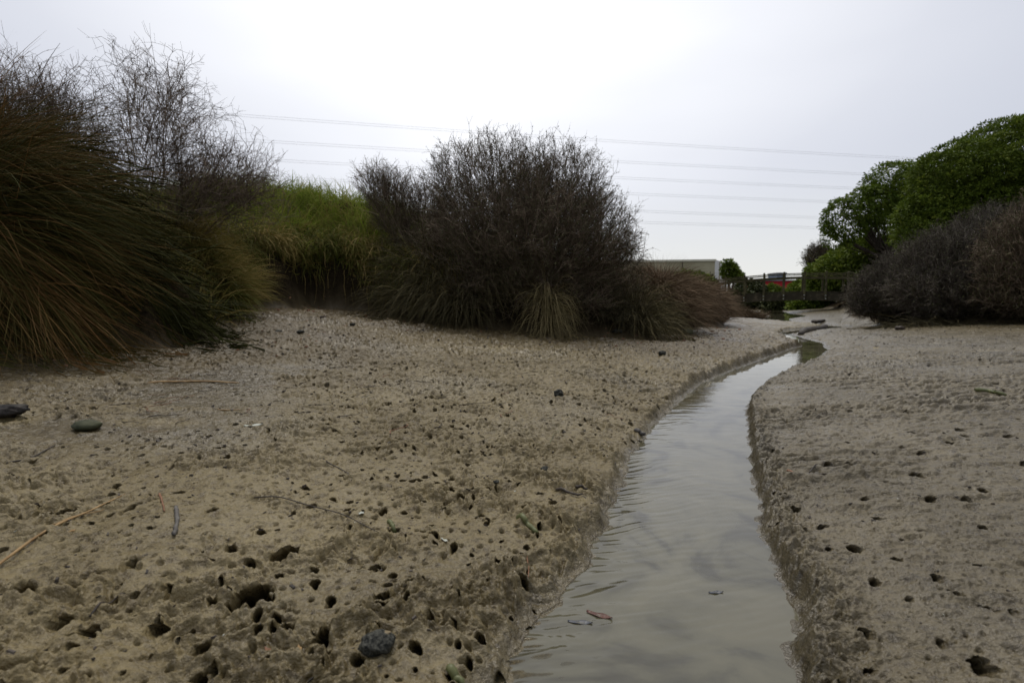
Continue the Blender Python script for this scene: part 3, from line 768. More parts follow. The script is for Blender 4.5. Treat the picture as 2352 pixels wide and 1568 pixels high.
# --- central shrub and its neighbour
shrub('dense_shrub', 'big dome of dense dark bare twigs at the middle of the left bank', 'shrub',
      blobs_px([(1130, 440, 150, 118, 0), (1280, 440, 125, 112, 0.1), (1190, 560, 230, 150, 0), (1290, 570, 180, 150, -0.1), (1385, 640, 100, 120, 0.1), (1150, 660, 150, 80, -0.2), (1290, 690, 130, 60, -0.3)], 7.0),
      root_at(1230, 6.95), 7600, 0.34, M['twig'], rad=0.0021, limbs=60, leaves=3, up=0.55, shell=0.3, leafsize=0.013)
shrub('thin_shrub', 'smaller sparse twiggy shrub between the grass mound and the big dome shrub', 'shrub',
      blobs_px([(905, 470, 58, 78, 0), (975, 500, 62, 90, 0), (940, 600, 90, 60, 0), (860, 420, 45, 45, 0), (1030, 540, 50, 80, 0)], 7.6),
      root_at(960, 7.5), 1700, 0.36, M['twig'], rad=0.0020, limbs=30, leaves=2, up=0.6, leafsize=0.012)
# --- bare shrubs behind the big tussock
shrub('bare_shrub', 'tall open leafless shrub with pale sky showing through, right behind the big tussock', 'shrub',
      blobs_px([(370, 310, 130, 130, 0), (500, 400, 105, 105, 0.2), (300, 200, 50, 80, 0), (400, 190, 55, 75, 0), (575, 425, 75, 95, 0.2), (440, 420, 130, 70, 0)], 4.9),
      root_at(360, 5.0), 560, 0.46, M['twig2'], rad=0.0018, limbs=26, up=0.22, shell=0.2, kids=(5, 2), lim_rad=0.009, wander=0.75)
shrub('bare_shrub', 'purplish leafless shrub rising over the tussock at the very edge of the view', 'shrub',
      blobs_px([(60, 260, 130, 100, 0), (150, 240, 80, 80, 0), (-80, 260, 130, 110, 0), (100, 340, 160, 90, 0)], 4.6),
      root_at(40, 4.6), 800, 0.40, M['twig2'], rad=0.0018, limbs=24, up=0.6, shell=0.35, kids=(5, 2), lim_rad=0.010, wander=0.65)
# --- big windswept tussock
def big_tussock():
    n_ = 22000
    acc = Acc()
    # crowns of the plant sit up the bank
    t_ = rng.uniform(0, 1, n_)
    v_ = 315 + rng.uniform(0, 1, n_) * 385; u_ = rng.uniform(-560, 1, n_) + 1.0 * rng.uniform(0, 1, n_) * np.interp(v_, [325, 450, 560, 735], [60, 110, 170, 250])
    Yd = 3.55 + rng.uniform(-0.5, 0.6, n_)
    tuft = rng.integers(0, 170, n_); first = rng.permutation(n_)[:170]
    cu, cv, cy = u_[first], v_[first], Yd[first]
    u_ = cu[tuft] + rng.normal(0, 26, n_); v_ = np.clip(cv[tuft] + rng.normal(0, 20, n_), 312, 705); Yd = cy[tuft] + rng.normal(0, 0.10, n_)
    lean = rng.normal(size=(170, 3)) * np.array([0.16, 0.20, 0.16]); ttone = rng.normal(0, 0.09, 170)
    d_ = np.stack([np.ones(n_), np.zeros(n_), np.zeros(n_)], -1)
    roots = np.stack([at(a, b, c) for a, b, c in zip(u_, v_, Yd)])
    rise = np.interp(v_, [325, 430, 560, 735], [0.22, 0.10, -0.18, -0.50])
    dirs = np.stack([np.full(n_, 1.0), rng.normal(-0.22, 0.24, n_), rise], -1) + 0.13 * rng.normal(size=(n_, 3)) + lean[tuft]
    wild = rng.uniform(0, 1, n_) < 0.05
    dirs[wild] += 0.6 * rng.normal(size=(int(wild.sum()), 3)) + np.array([0, -0.2, 0.3])
    L = rng.uniform(0.55, 1.1, n_) * np.interp(v_, [325, 500, 700], [0.9, 1.0, 1.15])
    tone = np.clip(rng.beta(2, 2.4, n_) * 0.8 + 0.10 * np.sin(u_ * 0.02 + v_ * 0.05) + np.interp(v_, [325, 450, 650], [0.04, 0.02, 0.14]) + ttone[tuft], 0, 1)
    tone[wild] = rng.uniform(0.6, 1.0, int(wild.sum()))
    blades(acc, roots, dirs, L, 0.0013 * rng.uniform(0.6, 1.4, n_), rng.uniform(0.15, 0.75, n_), tone, 8, 0.03)
    keep_above(acc)
    c0 = np.array([-3.4, 3.6, gz(-3.4, 3.6)])
    o = thing('grass_tussock', 'huge windswept tussock of brown and green blades leaning down to the mud', 'tussock', c0)
    ob('blades', acc.mesh('blades', M['tussock'], c0), o)
    # matted old litter underneath that the blades grow from
    acc = Acc(); k = 9000
    u_ = rng.uniform(-560, 440, k); v_ = rng.uniform(330, 800, k)
    Yd = 3.9 + rng.uniform(-0.2, 0.5, k)
    m_ = (u_ < 200 + (v_ - 330) * 0.60)
    u_, v_, Yd = u_[m_], v_[m_], Yd[m_]; k = len(u_)
    roots = np.stack([at(a, b, c) for a, b, c in zip(u_, v_, Yd)])
    dirs = np.stack([np.full(k, 0.9), rng.normal(0, 0.3, k), rng.normal(-0.25, 0.35, k)], -1)
    blades(acc, roots, dirs, rng.uniform(0.3, 0.7, k), 0.0045 * rng.uniform(0.6, 1.4, k), rng.uniform(0.2, 0.8, k), rng.uniform(0, 0.25, k), 5, 0.1)
    keep_above(acc)
    ob('thatch', acc.mesh('thatch', M['tussock'], c0), o)
big_tussock()

# --- grass of the bank
def scatter_grass(name, label, region, n_, L, w_, material, droop, lean=(0, 0, 0), tone=(0, 1), minz=None, upright=1.0, S=5):
    x = rng.uniform(region[0], region[1], n_); y = rng.uniform(region[2], region[3], n_)
    bl = dist_poly(x, y, BLf); bl = np.where(inside(x, y, BL), bl, -bl)
    dens = vn(x * 1.6, y * 1.6, 300)
    ok = (bl > 0.12) & (dens > rng.uniform(-1.2, 0.4, n_))
    x, y = x[ok], y[ok]; n_ = len(x)
    z = plain(x, y)
    roots = np.stack([x, y, z - 0.03], -1)
    gx = 0.9 * vn(x * 1.1, y * 1.1, 301); gy = 0.7 * vn(x * 1.1, y * 1.1, 302)
    d = np.stack([gx + rng.normal(0, 0.35, n_), gy + rng.normal(0, 0.35, n_), np.full(n_, upright)], -1) + np.array(lean)
    tn = np.clip(tone[0] + (tone[1] - tone[0]) * (0.5 + 0.3 * vn(x * 2.2, y * 2.2, 303) + rng.normal(0, 0.17, n_)), 0, 1)
    acc = Acc()
    blades(acc, roots, d, L * rng.uniform(0.5, 1.2, n_), w_ * rng.uniform(0.5, 1.3, n_), droop * rng.uniform(0.5, 1.5, n_), tn, S, 0.08)
    o = ob(name, acc.mesh(name, material)); tag(o, label, 'grass', None, 'stuff')
    return o
scatter_grass('green_grass', 'lush green grass covering the mound behind the left bank', (-7.6, 0.2, 7.0, 12.0), 42000, 0.46, 0.0048, M['grass'], 1.3, tone=(0.25, 1.0))
scatter_grass('mixed_grass', 'yellowish green grass running down to the lip of the hollow', (-5.0, -0.4, 6.2, 8.4), 12000, 0.42, 0.0042, M['grass'], 1.4, tone=(0.1, 0.9))
scatter_grass('rank_grass', 'mixed green and straw grass on top of the left bank', (-5.2, 0.4, 4.2, 8.6), 18000, 0.50, 0.0036, M['straw'], 1.2, tone=(0.2, 1.0))
scatter_grass('far_grass', 'low rough grass on the bank beyond the shrubs', (-30, 12, 9, 34), 26000, 0.32, 0.010, M['straw'], 1.0, tone=(0, 0.75))
# curtain of dead grass and roots hanging over the undercut bank
def curtain():
    acc = Acc()
    path = [np.array(p) for p in [(-2.25, 4.15), (-2.55, 4.8), (-3.15, 5.6), (-3.15, 6.45), (-2.7, 7.05), (-1.8, 7.05), (-1.25, 6.55), (-0.7, 6.45)]]
    seg = np.array([np.linalg.norm(b - a) for a, b in zip(path[:-1], path[1:])]); cum = np.concatenate([[0], seg.cumsum()])
    n_ = 9000
    s = rng.uniform(cum[1] + 0.2, cum[-1], n_); k = np.clip(np.searchsorted(cum, s) - 1, 0, len(seg) - 1); f = (s - cum[k]) / seg[k]
    A = np.array(path)[k]; B = np.array(path)[k + 1]
    P = A * (1 - f)[:, None] + B * f[:, None]
    dirn = norm(B - A); outw = np.stack([-dirn[:, 1], dirn[:, 0]], -1)
    outw = -outw * np.sign(((P - np.array([-1.0, 4.6])) * -outw).sum(1) * -1)[:, None]
    toward = norm(np.array([-0.9, 4.4]) - P)
    back = rng.uniform(0.05, 0.75, n_)
    Q = P - toward * back[:, None]
    z = plain(Q[:, 0], Q[:, 1])
    roots = np.stack([Q[:, 0], Q[:, 1], z + 0.02 + rng.uniform(0, 0.25, n_)], -1)
    d = np.stack([toward[:, 0] * 0.8, toward[:, 1] * 0.8, np.full(n_, 0.65)], -1) + 0.35 * rng.normal(size=(n_, 3))
    tn = np.clip(0.42 + 0.3 * np.sin(s * 5) * 0.6 + rng.normal(0, 0.2, n_), 0, 1)
    blades(acc, roots, d, rng.uniform(0.2, 0.52, n_), 0.0038 * rng.uniform(0.5, 1.4, n_), rng.uniform(1.2, 2.6, n_), tn, 7, 0.1)
    keep_above(acc, 0.02)
    o = ob('hanging_grass', acc.mesh('hanging_grass', M['straw'])); tag(o, 'curtain of dead grass hanging over the hollow in the bank', 'grass', None, 'stuff')
    acc = Acc(); n_ = 160
    s = rng.uniform(cum[2], cum[-1], n_); k = np.clip(np.searchsorted(cum, s) - 1, 0, len(seg) - 1); f = (s - cum[k]) / seg[k]
    A = np.array(path)[k]; B = np.array(path)[k + 1]; P = A * (1 - f)[:, None] + B * f[:, None]
    toward = norm(np.array([-0.9, 4.4]) - P)
    Q = P - toward * rng.uniform(0.0, 0.2, n_)[:, None]
    st = np.stack([Q[:, 0], Q[:, 1], plain(Q[:, 0], Q[:, 1]) + rng.uniform(0.0, 0.3, n_)], -1)
    d = np.stack([toward[:, 0] * 0.8, toward[:, 1] * 0.8, np.full(n_, -0.5)], -1)
    G = grow(st, d, rng.uniform(0.2, 0.5, n_), 7, 0.3, -0.35)
    acc.add(*tubes(G, 0.004 * np.linspace(1, 0.4, 7)[None] * rng.uniform(0.4, 1.2, n_)[:, None], rng.uniform(0.2, 0.9, n_), 4))
    o = ob('roots', acc.mesh('roots', M['straw'])); tag(o, 'pale roots dangling under the edge of the grassy bank', 'roots', None, 'stuff')
curtain()
# tall thin seed stems over the mound
tussock('grass_clump', 'olive and straw grass clump filling the gap between the huge tussock and the green mound', 'grass clump', M['straw'], root_at(430, 5.3), (0.45, 0.5), 4600, (0.4, 0.7), 1.3, 0.0024, tilt=(0.1, -0.3, 0), tones=(0.2, 0.95), zup=0.3, floor=False)
# --- sedges at the foot of the central shrub
FG = 'sedges at the foot of the big shrub'
tussock('sedge_tussock', 'drooping grey green sedge under the near side of the big shrub, widest of its row', 'sedge', M['sedge'], root_at(1075, 6.55), (0.50, 0.20), 2200, (0.5, 0.95), 1.9, 0.0026, tilt=(0, -0.35, 0), tones=(0.0, 0.75), zup=0.30)
tussock('sedge_tussock', 'pale straw sedge hanging to the mud like a fringe below the big shrub', 'sedge', M['sedge'], root_at(1258, 6.1), (0.06, 0.06), 420, (0.45, 0.75), 3.4, 0.0028, tilt=(0.05, -0.35, 0), tones=(0.55, 1), zup=0.45, flat=0.22)
tussock('sedge_tussock', 'brownish sedge leaning out of the hollow at the start of the shrub', 'sedge', M['sedge'], root_at(965, 6.7), (0.30, 0.20), 1100, (0.45, 0.85), 1.7, 0.0026, tilt=(-0.3, -0.4, 0), tones=(0.1, 0.7), zup=0.30)
tussock('sedge_tussock', 'low grey green sedge where the shrub meets the rust rushes', 'sedge', M['sedge'], root_at(1470, 6.75), (0.25, 0.2), 1100, (0.4, 0.75), 1.9, 0.0026, tilt=(0.2, -0.4, 0), tones=(0.1, 0.85), zup=0.2)
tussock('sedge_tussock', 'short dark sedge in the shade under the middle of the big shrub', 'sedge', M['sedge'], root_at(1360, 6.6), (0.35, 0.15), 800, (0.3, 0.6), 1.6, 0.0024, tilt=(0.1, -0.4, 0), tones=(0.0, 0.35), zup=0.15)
# --- rust-brown rushes
tussock('rush_clump', 'rust brown rushes beside the big shrub, above the round green stone', 'rushes', M['rush'], root_at(1520, 8.0), (0.42, 0.5), 5000, (0.38, 0.70), 1.2, 0.0026, tilt=(0.12, -0.3, 0), tones=(0, 0.95), zup=0.25, flat=0.9)
tussock('rush_clump', 'darker rust brown rushes spilling onto the mud nearest the footbridge', 'rushes', M['rush'], root_at(1598, 10.7), (0.36, 0.5), 3600, (0.4, 0.78), 1.2, 0.0032, tilt=(0.0, -0.25, 0), tones=(0, 0.9), zup=0.1, flat=0.9)
tussock('rush_clump', 'thin band of rushes between the rust clump and the green bush', 'rushes', M['rush'], root_at(1575, 11.5), (0.8, 0.8), 2800, (0.4, 0.75), 0.9, 0.0036, tones=(0.1, 0.8), zup=0.1, flat=0.7)
tussock('rush_clump', 'dull brown rushes by the left end of the footbridge', 'rushes', M['rush'], root_at(1690, 17), (0.6, 1.5), 2400, (0.25, 0.45), 0.9, 0.005, tones=(0, 0.6), zup=0.1, flat=0.7)

# --- green bushes by the building
GB = 'leafy bushes round the far bank'
tree('green_bush', 'round green bush in front of the concrete wall', 'bush', blobs_px([(1572, 655, 34, 28, 0), (1600, 658, 32, 26, 0)], 19), root_at(1590, 19), 900, 12, 0.10, 0.16, M['leaf'], 0.04, 10)
tree('green_bush', 'olive scrubby bush hiding the corner of the concrete building', 'bush', blobs_px([(1618, 660, 26, 24, 0), (1530, 650, 32, 22, 0)], 21), root_at(1632, 21), 800, 12, 0.10, 0.16, M['tinyleaf'], 0.04, 10)
tree('small_tree', 'small dark tree just beyond the white end wall', 'tree', blobs_px([(1677, 625, 15, 18, 0), (1672, 608, 8, 9, 0), (1690, 634, 12, 10, 0)], 34), root_at(1676, 34), 260, 12, 0.16, 0.22, M['leaf'], 0.08, 10)
for (u, v, a, b, Y_, mm, lb) in [(1722, 668, 30, 22, 36, 'tinyleaf', 'brown green bush seen through the first gaps of the bridge rail'),
                              (1768, 683, 30, 26, 38, 'leaf', 'green bush under the middle of the footbridge, behind it'),
                              (1838, 676, 26, 30, 40, 'leaf2', 'light green bush in front of the red wall'),
                              (1885, 662, 32, 36, 37, 'leaf', 'bushy green growth behind the right half of the footbridge'),
                              (1930, 650, 50, 50, 35, 'leaf', 'dark leafy bush at the right end of the footbridge'),
                              (1700, 690, 30, 22, 33, 'tinyleaf', 'dull bush below the left end of the footbridge'),
                              (1790, 696, 40, 16, 34, 'tinyleaf', 'low dull bush on the far mud under the footbridge'),
                              (1860, 697, 40, 14, 31, 'leaf', 'low fresh green bush under the right half of the footbridge')]:
    tree('green_bush', lb, 'bush', blobs_px([(u, v, a, b, 0), (u + a * 0.5, v + 6, a * 0.6, b * 0.7, 0.3), (u - a * 0.5, v + 8, a * 0.6, b * 0.6, -0.3)], Y_), root_at(u, Y_), 650, 12, 0.16, 0.24, M[mm], 0.05, 10, group='leafy bushes beyond the footbridge')

# --- right side trees
tree('leafy_tree', 'tallest rounded dark green tree above the dark twiggy shrubs', 'tree',
     blobs_px([(2320, 400, 120, 118, 0), (2215, 420, 95, 92, 0), (2420, 400, 150, 140, 0), (2150, 420, 50, 60, 0.3), (2230, 520, 120, 90, 0), (2350, 520, 140, 100, 0), (2500, 480, 150, 180, 0), (2140, 520, 70, 80, 0)], 15.5, 0.9),
     root_at(2300, 15.6), 7000, 40, 0.070, 0.24, M['leaf'], 0.20, 40, shell=0.8)
tree('leafy_tree', 'lighter green tree with sky gaps and bare inner limbs, left of the tall dark one', 'tree',
     blobs_px([(1945, 505, 44, 42, 0), (2000, 475, 50, 42, 0), (2060, 430, 62, 52, 0.2), (2110, 430, 50, 50, 0.4), (2060, 510, 60, 40, 1.5), (1922, 535, 24, 34, 0), (2130, 470, 60, 70, 2)], 27, 0.7),
     root_at(2060, 28), 1600, 28, 0.125, 0.40, M['leaf2'], 0.16, 40, shell=0.85, droop=0.6)
tree('leafy_bush', 'low rounded green bush under the gappy tree, beside the bridge', 'bush',
     blobs_px([(1990, 605, 70, 52, 0), (1925, 630, 60, 40, 0), (2070, 600, 70, 60, 0), (1895, 655, 34, 24, 0), (2130, 620, 60, 70, 0)], 30),
     root_at(2000, 30), 2600, 20, 0.17, 0.36, M['leaf'], 0.10, 20, tone_shift=0.12)
shrub('bare_bush', 'little brown bare bush sticking up left of the green trees', 'shrub', blobs_px([(1878, 588, 26, 24, 0), (1893, 575, 14, 14, 0), (1862, 600, 12, 20, 0)], 34), root_at(1880, 34), 420, 0.8, M['twig2'], rad=0.007, limbs=14, lim_rad=0.02, leaves=2, leafsize=0.06)
# --- right dark twiggy shrubs
shrub('dark_shrub', 'low dark twiggy shrub nearest the footbridge, its foot on the mud', 'shrub',
      blobs_px([(2020, 675, 62, 50, 0), (2065, 650, 70, 68, 0), (2000, 700, 45, 26, 0)], 10.8), root_at(2035, 10.9), 3000, 0.34, M['twig3'], rad=0.0033, limbs=40, leaves=2, up=0.4, leafsize=0.016, shell=0.35)
shrub('dark_shrub', 'broad grey brown twiggy shrub sloping up beneath the tall green tree', 'shrub',
      blobs_px([(2150, 620, 90, 88, 0), (2205, 590, 85, 80, 0.2), (2280, 560, 90, 90, 0.4), (2160, 670, 110, 60, -0.2), (2270, 640, 110, 80, 0)], 9.8), root_at(2190, 9.8), 5400, 0.36, M['twig3'], rad=0.0031, limbs=60, leaves=2, up=0.4, leafsize=0.016, shell=0.35)
shrub('dark_shrub', 'olive brown thicket of thin stems cut off by the right edge of the view', 'shrub',
      blobs_px([(2330, 610, 80, 100, 0), (2420, 580, 120, 150, 0), (2360, 680, 110, 50, 0), (2520, 600, 120, 150, 0)], 8.6), root_at(2390, 8.6), 4600, 0.40, M['twig'], rad=0.0030, limbs=80, leaves=3, up=0.3, leafsize=0.017, shell=0.35, tone=(0.1, 1))
for (u, Y_) in ((1990, 10.5), (2100, 9.6), (2200, 9.0), (2310, 8.5)):
    pass
tussock('dry_brush', 'grey tangle of dead stems lying on the mud under the right thicket', 'dead stems', M['sedge'], root_at(2190, 9.2), (1.3, 0.25), 380, (0.3, 0.8), 0.9, 0.0034, tilt=(-0.4, -0.5, -0.5), tones=(0.0, 0.6), zup=0.12, flat=1.3)

# ------------------------------------------------------------------ solids
def boxm(V, F_, c, h, ax=None):
    ax = ax if ax is not None else np.eye(3)
    b = len(V)
    for sx_ in (-1, 1):
        for sy_ in (-1, 1):
            for sz_ in (-1, 1):
                V.append(np.asarray(c) + ax[0] * h[0] * sx_ + ax[1] * h[1] * sy_ + ax[2] * h[2] * sz_)
    for f in ((0, 1, 3, 2), (4, 6, 7, 5), (0, 4, 5, 1), (2, 3, 7, 6), (0, 2, 6, 4), (1, 5, 7, 3)):
        F_.append([b + k for k in f])
def solid(name, boxes, material, parent=None, bevel=0.0, off=(0, 0, 0)):
    V, F_ = [], []
    for bx in boxes:
        boxm(V, F_, *bx)
    me = mesh_np(name, np.array(V) - np.asarray(off), F_, material)
    o = ob(name, me, parent)
    if bevel:
        md = o.modifiers.new('bevel', 'BEVEL'); md.width = bevel; md.segments = 2
    return o
def axes(a, b, up=(0, 0, 1)):
    t_ = norm(np.asarray(b, float) - np.asarray(a, float)); s_ = norm(np.cross(np.asarray(up, float), t_)); u_ = np.cross(t_, s_)
    return np.array([t_, s_, u_]), float(np.linalg.norm(np.asarray(b) - np.asarray(a)))
# footbridge
P3 = np.array([13.73, 26.0]); dv = np.array([0.81, -0.41]); tdir = dv / np.linalg.norm(dv); pdir = np.array([-tdir[1], tdir[0]])
def deck_z(i_): return 1.09 - 0.013 * (i_ - 4) ** 2
br = thing('footbridge', 'arched timber footbridge with post and rail sides crossing the creek', 'bridge', (P3[0], P3[1], 0))
boff = np.array([P3[0], P3[1], 0])
Wd = 1.75
ids = list(range(-4, 11))
def bp(i_, side, z): 
    q = P3 + (i_ - 3) * dv + pdir * (Wd if side else 0)
    return np.array([q[0], q[1], z])
for sd2 in (0, 1):
    bx = []
    for a_ in np.arange(-4, 10.01, 0.5)[:-1]:
        A = bp(a_, sd2, deck_z(a_) - 0.24); B = bp(a_ + 0.5, sd2, deck_z(a_ + 0.5) - 0.24)
        ax, L = axes(A, B); bx.append(((A + B) / 2, (L / 2 + 0.003, 0.06, 0.19), ax))
    solid('beam', bx, M['wood'], br, off=boff)
    for (dz, th_, nm) in ((0.90, 0.026, 'handrail'), (0.72, 0.036, 'rail')):
        bx = []
        for a_ in np.arange(-4, 10.01, 1.0)[:-1]:
            A = bp(a_, sd2, deck_z(a_) + dz); B = bp(a_ + 1, sd2, deck_z(a_ + 1) + dz)
            ax, L = axes(A, B); bx.append(((A + B) / 2, (L / 2 + 0.002, 0.03, th_), ax))
        solid(nm, bx, M['wood_pale'], br, 0.006, off=boff)
    for i_ in ids:
        yo = -0.115 if sd2 == 0 else 0.115
        q = P3 + (i_ - 3) * dv + pdir * ((Wd if sd2 else 0) + yo)
        zt = deck_z(i_) + 1.0; zb = deck_z(i_) - 0.43
        ax = np.array([[tdir[0], tdir[1], 0], [pdir[0], pdir[1], 0], [0, 0, 1]])
        po = solid('post', [((q[0], q[1], (zt + zb) / 2), (0.045, 0.048, (zt - zb) / 2), ax)], M['wood_pale'], br, 0.01, off=boff)
        if sd2 == 0:
            for dz in (-0.18, -0.34):
                c_ = np.array([q[0] - pdir[0] * 0.058, q[1] - pdir[1] * 0.058, deck_z(i_) + dz])
                solid('bolt', [(c_, (0.024, 0.012, 0.024), ax), (c_ - np.array([pdir[0], pdir[1], 0]) * 0.014, (0.014, 0.006, 0.014), ax)], M['steel'], po, 0.006, off=boff)
bx = []
for a_ in np.arange(-4, 10, 0.155):
    A = bp(a_, 0, deck_z(a_)); B = bp(a_, 1, deck_z(a_)); ax, L = axes(A, B)
    A2 = A - np.array([pdir[0], pdir[1], 0]) * 0.05
    bx.append(((A2 + B) / 2, (L / 2 + 0.02, 0.062, 0.022), ax))
solid('deck', bx, M['wood'], br, off=boff)
# concrete building
def prism(name, foot, z0, z1, material, parent, off):
    n_ = len(foot); V = [(x, y, z0) for x, y in foot] + [(x, y, z1) for x, y in foot]
    me = bpy.data.meshes.new(name); Fs = [[i_, (i_ + 1) % n_, n_ + (i_ + 1) % n_, n_ + i_] for i_ in range(n_)] + [list(range(n_, 2 * n_)), list(range(n_))[::-1]]
    me.from_pydata([tuple(np.array(v) - off) for v in V], [], Fs); me.materials.append(material)
    return ob(name, me, parent)
hb = 0.65 + 93 / F * 70
off = np.array([27.5, 70, 0])
bd = thing('concrete_building', 'long flat roofed concrete building with a white end wall, past the big shrub', 'building', off)
prism('wall', [(27.5, 70), (27.7, 76.4), (27, 95), (-6, 95), (-6, 75.6)], 0.5, hb - 0.25, M['concrete'], bd, off)
prism('end_wall', [(27.52, 70.02), (32.4, 77.5), (32.4, 92), (27.9, 92)], 0.5, hb - 0.02, M['white_wall'], bd, off)
prism('fascia', [(27.62, 69.85), (27.8, 92.4), (-6.2, 95.2), (-6.2, 75.45)], hb - 0.25, hb + 0.03, M['fascia'], bd, off)
for k in range(1, 8):
    f = k / 8 * 1.0
    a_ = np.array([27.5, 70]) * (1 - f) + np.array([-6, 75.6]) * f
    ax = np.array([[0.986, -0.165, 0], [0.165, 0.986, 0], [0, 0, 1]])
    solid('panel_joint', [((a_[0], a_[1] - 0.03, hb / 2), (0.05, 0.04, hb / 2 - 0.27), ax)], M['bark'], bd, off=off)
for f in (0.3, 0.62):
    a_ = np.array([27.52, 70.02]) * (1 - f) + np.array([32.4, 77.5]) * f
    d_ = norm(np.array([4.88, 7.48])); ax = np.array([[d_[0], d_[1], 0], [-d_[1], d_[0], 0], [0, 0, 1]])
    solid('downpipe', [((a_[0] + 0.08, a_[1] - 0.05, hb / 2), (0.06, 0.05, hb / 2 - 0.1), ax)], M['concrete'], bd, off=off)
# red building and blue tower
off = at(1800, 690, 95); off[2] = 0
rb = thing('red_building', 'low bright red shed glimpsed through the bridge rails', 'building', off)
xa, xb = at(1748, 650, 95)[0], at(1862, 650, 95)[0]; zt = at(1800, 645, 95)[2]
solid('wall', [(((xa + xb) / 2, 99, zt / 2), ((xb - xa) / 2, 4, zt / 2))], M['red_wall'], rb, off=off)
solid('roof', [(((xa + xb) / 2, 99, zt + 0.09), ((xb - xa) / 2 + 0.3, 4.3, 0.09))], M['roofing'], rb, off=off)
solid('door', [((xa + 2.4, 94.97, 1.7), (1.2, 0.03, 1.5))], M['roofing'], rb, off=off)
off = at(1797, 690, 110); off[2] = 0
tb = thing('blue_tower', 'blue grey block standing up behind the red shed', 'building', off)
xa, xb = at(1785, 650, 110)[0], at(1805, 650, 110)[0]; zt = at(1797, 628, 110)[2]
solid('wall', [(((xa + xb) / 2, 112, zt / 2), ((xb - xa) / 2, 2, zt / 2))], M['blue_wall'], tb, off=off)
solid('roof', [(((xa + xb) / 2, 112, zt + 0.1), ((xb - xa) / 2 + 0.12, 2.12, 0.1))], M['roofing'], tb, off=off)

# ------------------------------------------------------------------ power cables
CB = [(('highest cable crossing the sky from the bare shrub to the tall tree', (1330, 322), (560, 267))),
      (('second cable from the top, passing behind the crown of the big shrub', (1400, 373), (700, 332))),
      (('third cable down, level with the shoulder of the big shrub', (1420, 411), (700, 374))),
      (('fourth cable down over the footbridge sky', (1430, 447), (700, 413))),
      (('second lowest cable ending at the gappy tree', (1460, 487), (700, 452))),
      (('lowest cable above the concrete building', (1500, 514), (700, 484)))]
pA = np.array([-57.5, 100.0]); pB = np.array([102.0, 127.0])
def line_pt(u):
    # point of the plan line seen in column u
    k = (u - 1176) / F
    d_ = pB - pA
    t_ = (k * pA[1] - pA[0]) / (d_[0] - k * d_[1])
    return t_, pA + d_ * t_
for lab, (u1, v1), (u0, v0) in CB:
    t1, q1 = line_pt(u1); t0, q0 = line_pt(u0)
    z1 = at(u1, v1, q1[1])[2]; z0 = at(u0, v0, q0[1])[2]
    tt = np.linspace(-0.9, 2.4, 60)
    s_ = (z0 - z1) / ((t0 - t1) ** 2 + 1e-6)
    tm = 0.9; s2 = (z0 - z1) / ((t0 - tm) ** 2 - (t1 - tm) ** 2)
    zz = z1 + s2 * ((tt - tm) ** 2 - (t1 - tm) ** 2)
    V = np.stack([pA[0] + (pB - pA)[0] * tt, pA[1] + (pB - pA)[1] * tt, zz], -1)
    offp = V[30].copy()
    o = thing('power_cable', lab, 'power cable', offp, 'overhead power cables')
    for dz in (0.0, 0.42):
        W = V - offp + np.array([0, 0, dz])
        a = Acc(); a.add(*tubes(W[None], np.full((1, 60), 0.019), np.array([0.5]), 5))
        ob('strand', a.mesh('strand', M['cable']), o)

# ------------------------------------------------------------------ small things on the mud
M['stick_straw'] = noise_mat('straw_stick', (0.19, 0.115, 0.045), (0.36, 0.24, 0.11), 30, 0.6, 0.2, 90)
M['stick_dark'] = noise_mat('dark_stick', (0.020, 0.016, 0.013), (0.065, 0.052, 0.040), 30, 0.6, 0.3, 90)
M['stick_grey'] = noise_mat('grey_stick', (0.055, 0.050, 0.044), (0.13, 0.12, 0.105), 40, 0.6, 0.4, 120)
M['stick_red'] = noise_mat('reddish_straw', (0.12, 0.055, 0.028), (0.24, 0.12, 0.065), 30, 0.6, 0.2, 90)
M['stone_dark'] = noise_mat('dark_stone', (0.006, 0.007, 0.006), (0.075, 0.074, 0.060), 170, 0.6, 1.0, 160, spec=0.2, dist=0.006)
M['stone_green'] = noise_mat('green_stone', (0.028, 0.032, 0.015), (0.062, 0.066, 0.032), 40, 0.7, 0.4, 80, dist=0.003)
M['stone_brown'] = noise_mat('brown_stone', (0.03, 0.022, 0.016), (0.075, 0.055, 0.040), 20, 0.6, 0.4, 80, dist=0.003)
M['pod_green'] = noise_mat('green_pod', (0.055, 0.062, 0.022), (0.125, 0.130, 0.050), 25, 0.4, 0.3, 60, dist=0.002)
M['mudcap'] = noise_mat('mud_cap', (0.20, 0.165, 0.105), (0.28, 0.235, 0.16), 40, 0.6, 0.5, 150, dist=0.002)
M['char'] = noise_mat('blackened_wood', (0.006, 0.005, 0.004), (0.028, 0.022, 0.017), 60, 0.6, 0.8, 90, dist=0.004)
M['mudcap2'] = noise_mat('mud_pellet', (0.15, 0.115, 0.062), (0.23, 0.185, 0.108), 40, 0.5, 0.3, 150, dist=0.002)
M['leaf_yellow'] = noise_mat('yellow_leaf', (0.42, 0.28, 0.02), (0.62, 0.44, 0.04), 30, 0.5, 0.2)
M['leaf_pale'] = noise_mat('pale_leaf', (0.34, 0.36, 0.30), (0.52, 0.52, 0.46), 30, 0.5, 0.2)
M['leaf_red'] = noise_mat('red_leaf', (0.060, 0.026, 0.017), (0.12, 0.048, 0.034), 20, 0.35, 0.3)
M['leaf_slate'] = noise_mat('slate_leaf', (0.05, 0.055, 0.065), (0.09, 0.095, 0.11), 20, 0.35, 0.3)
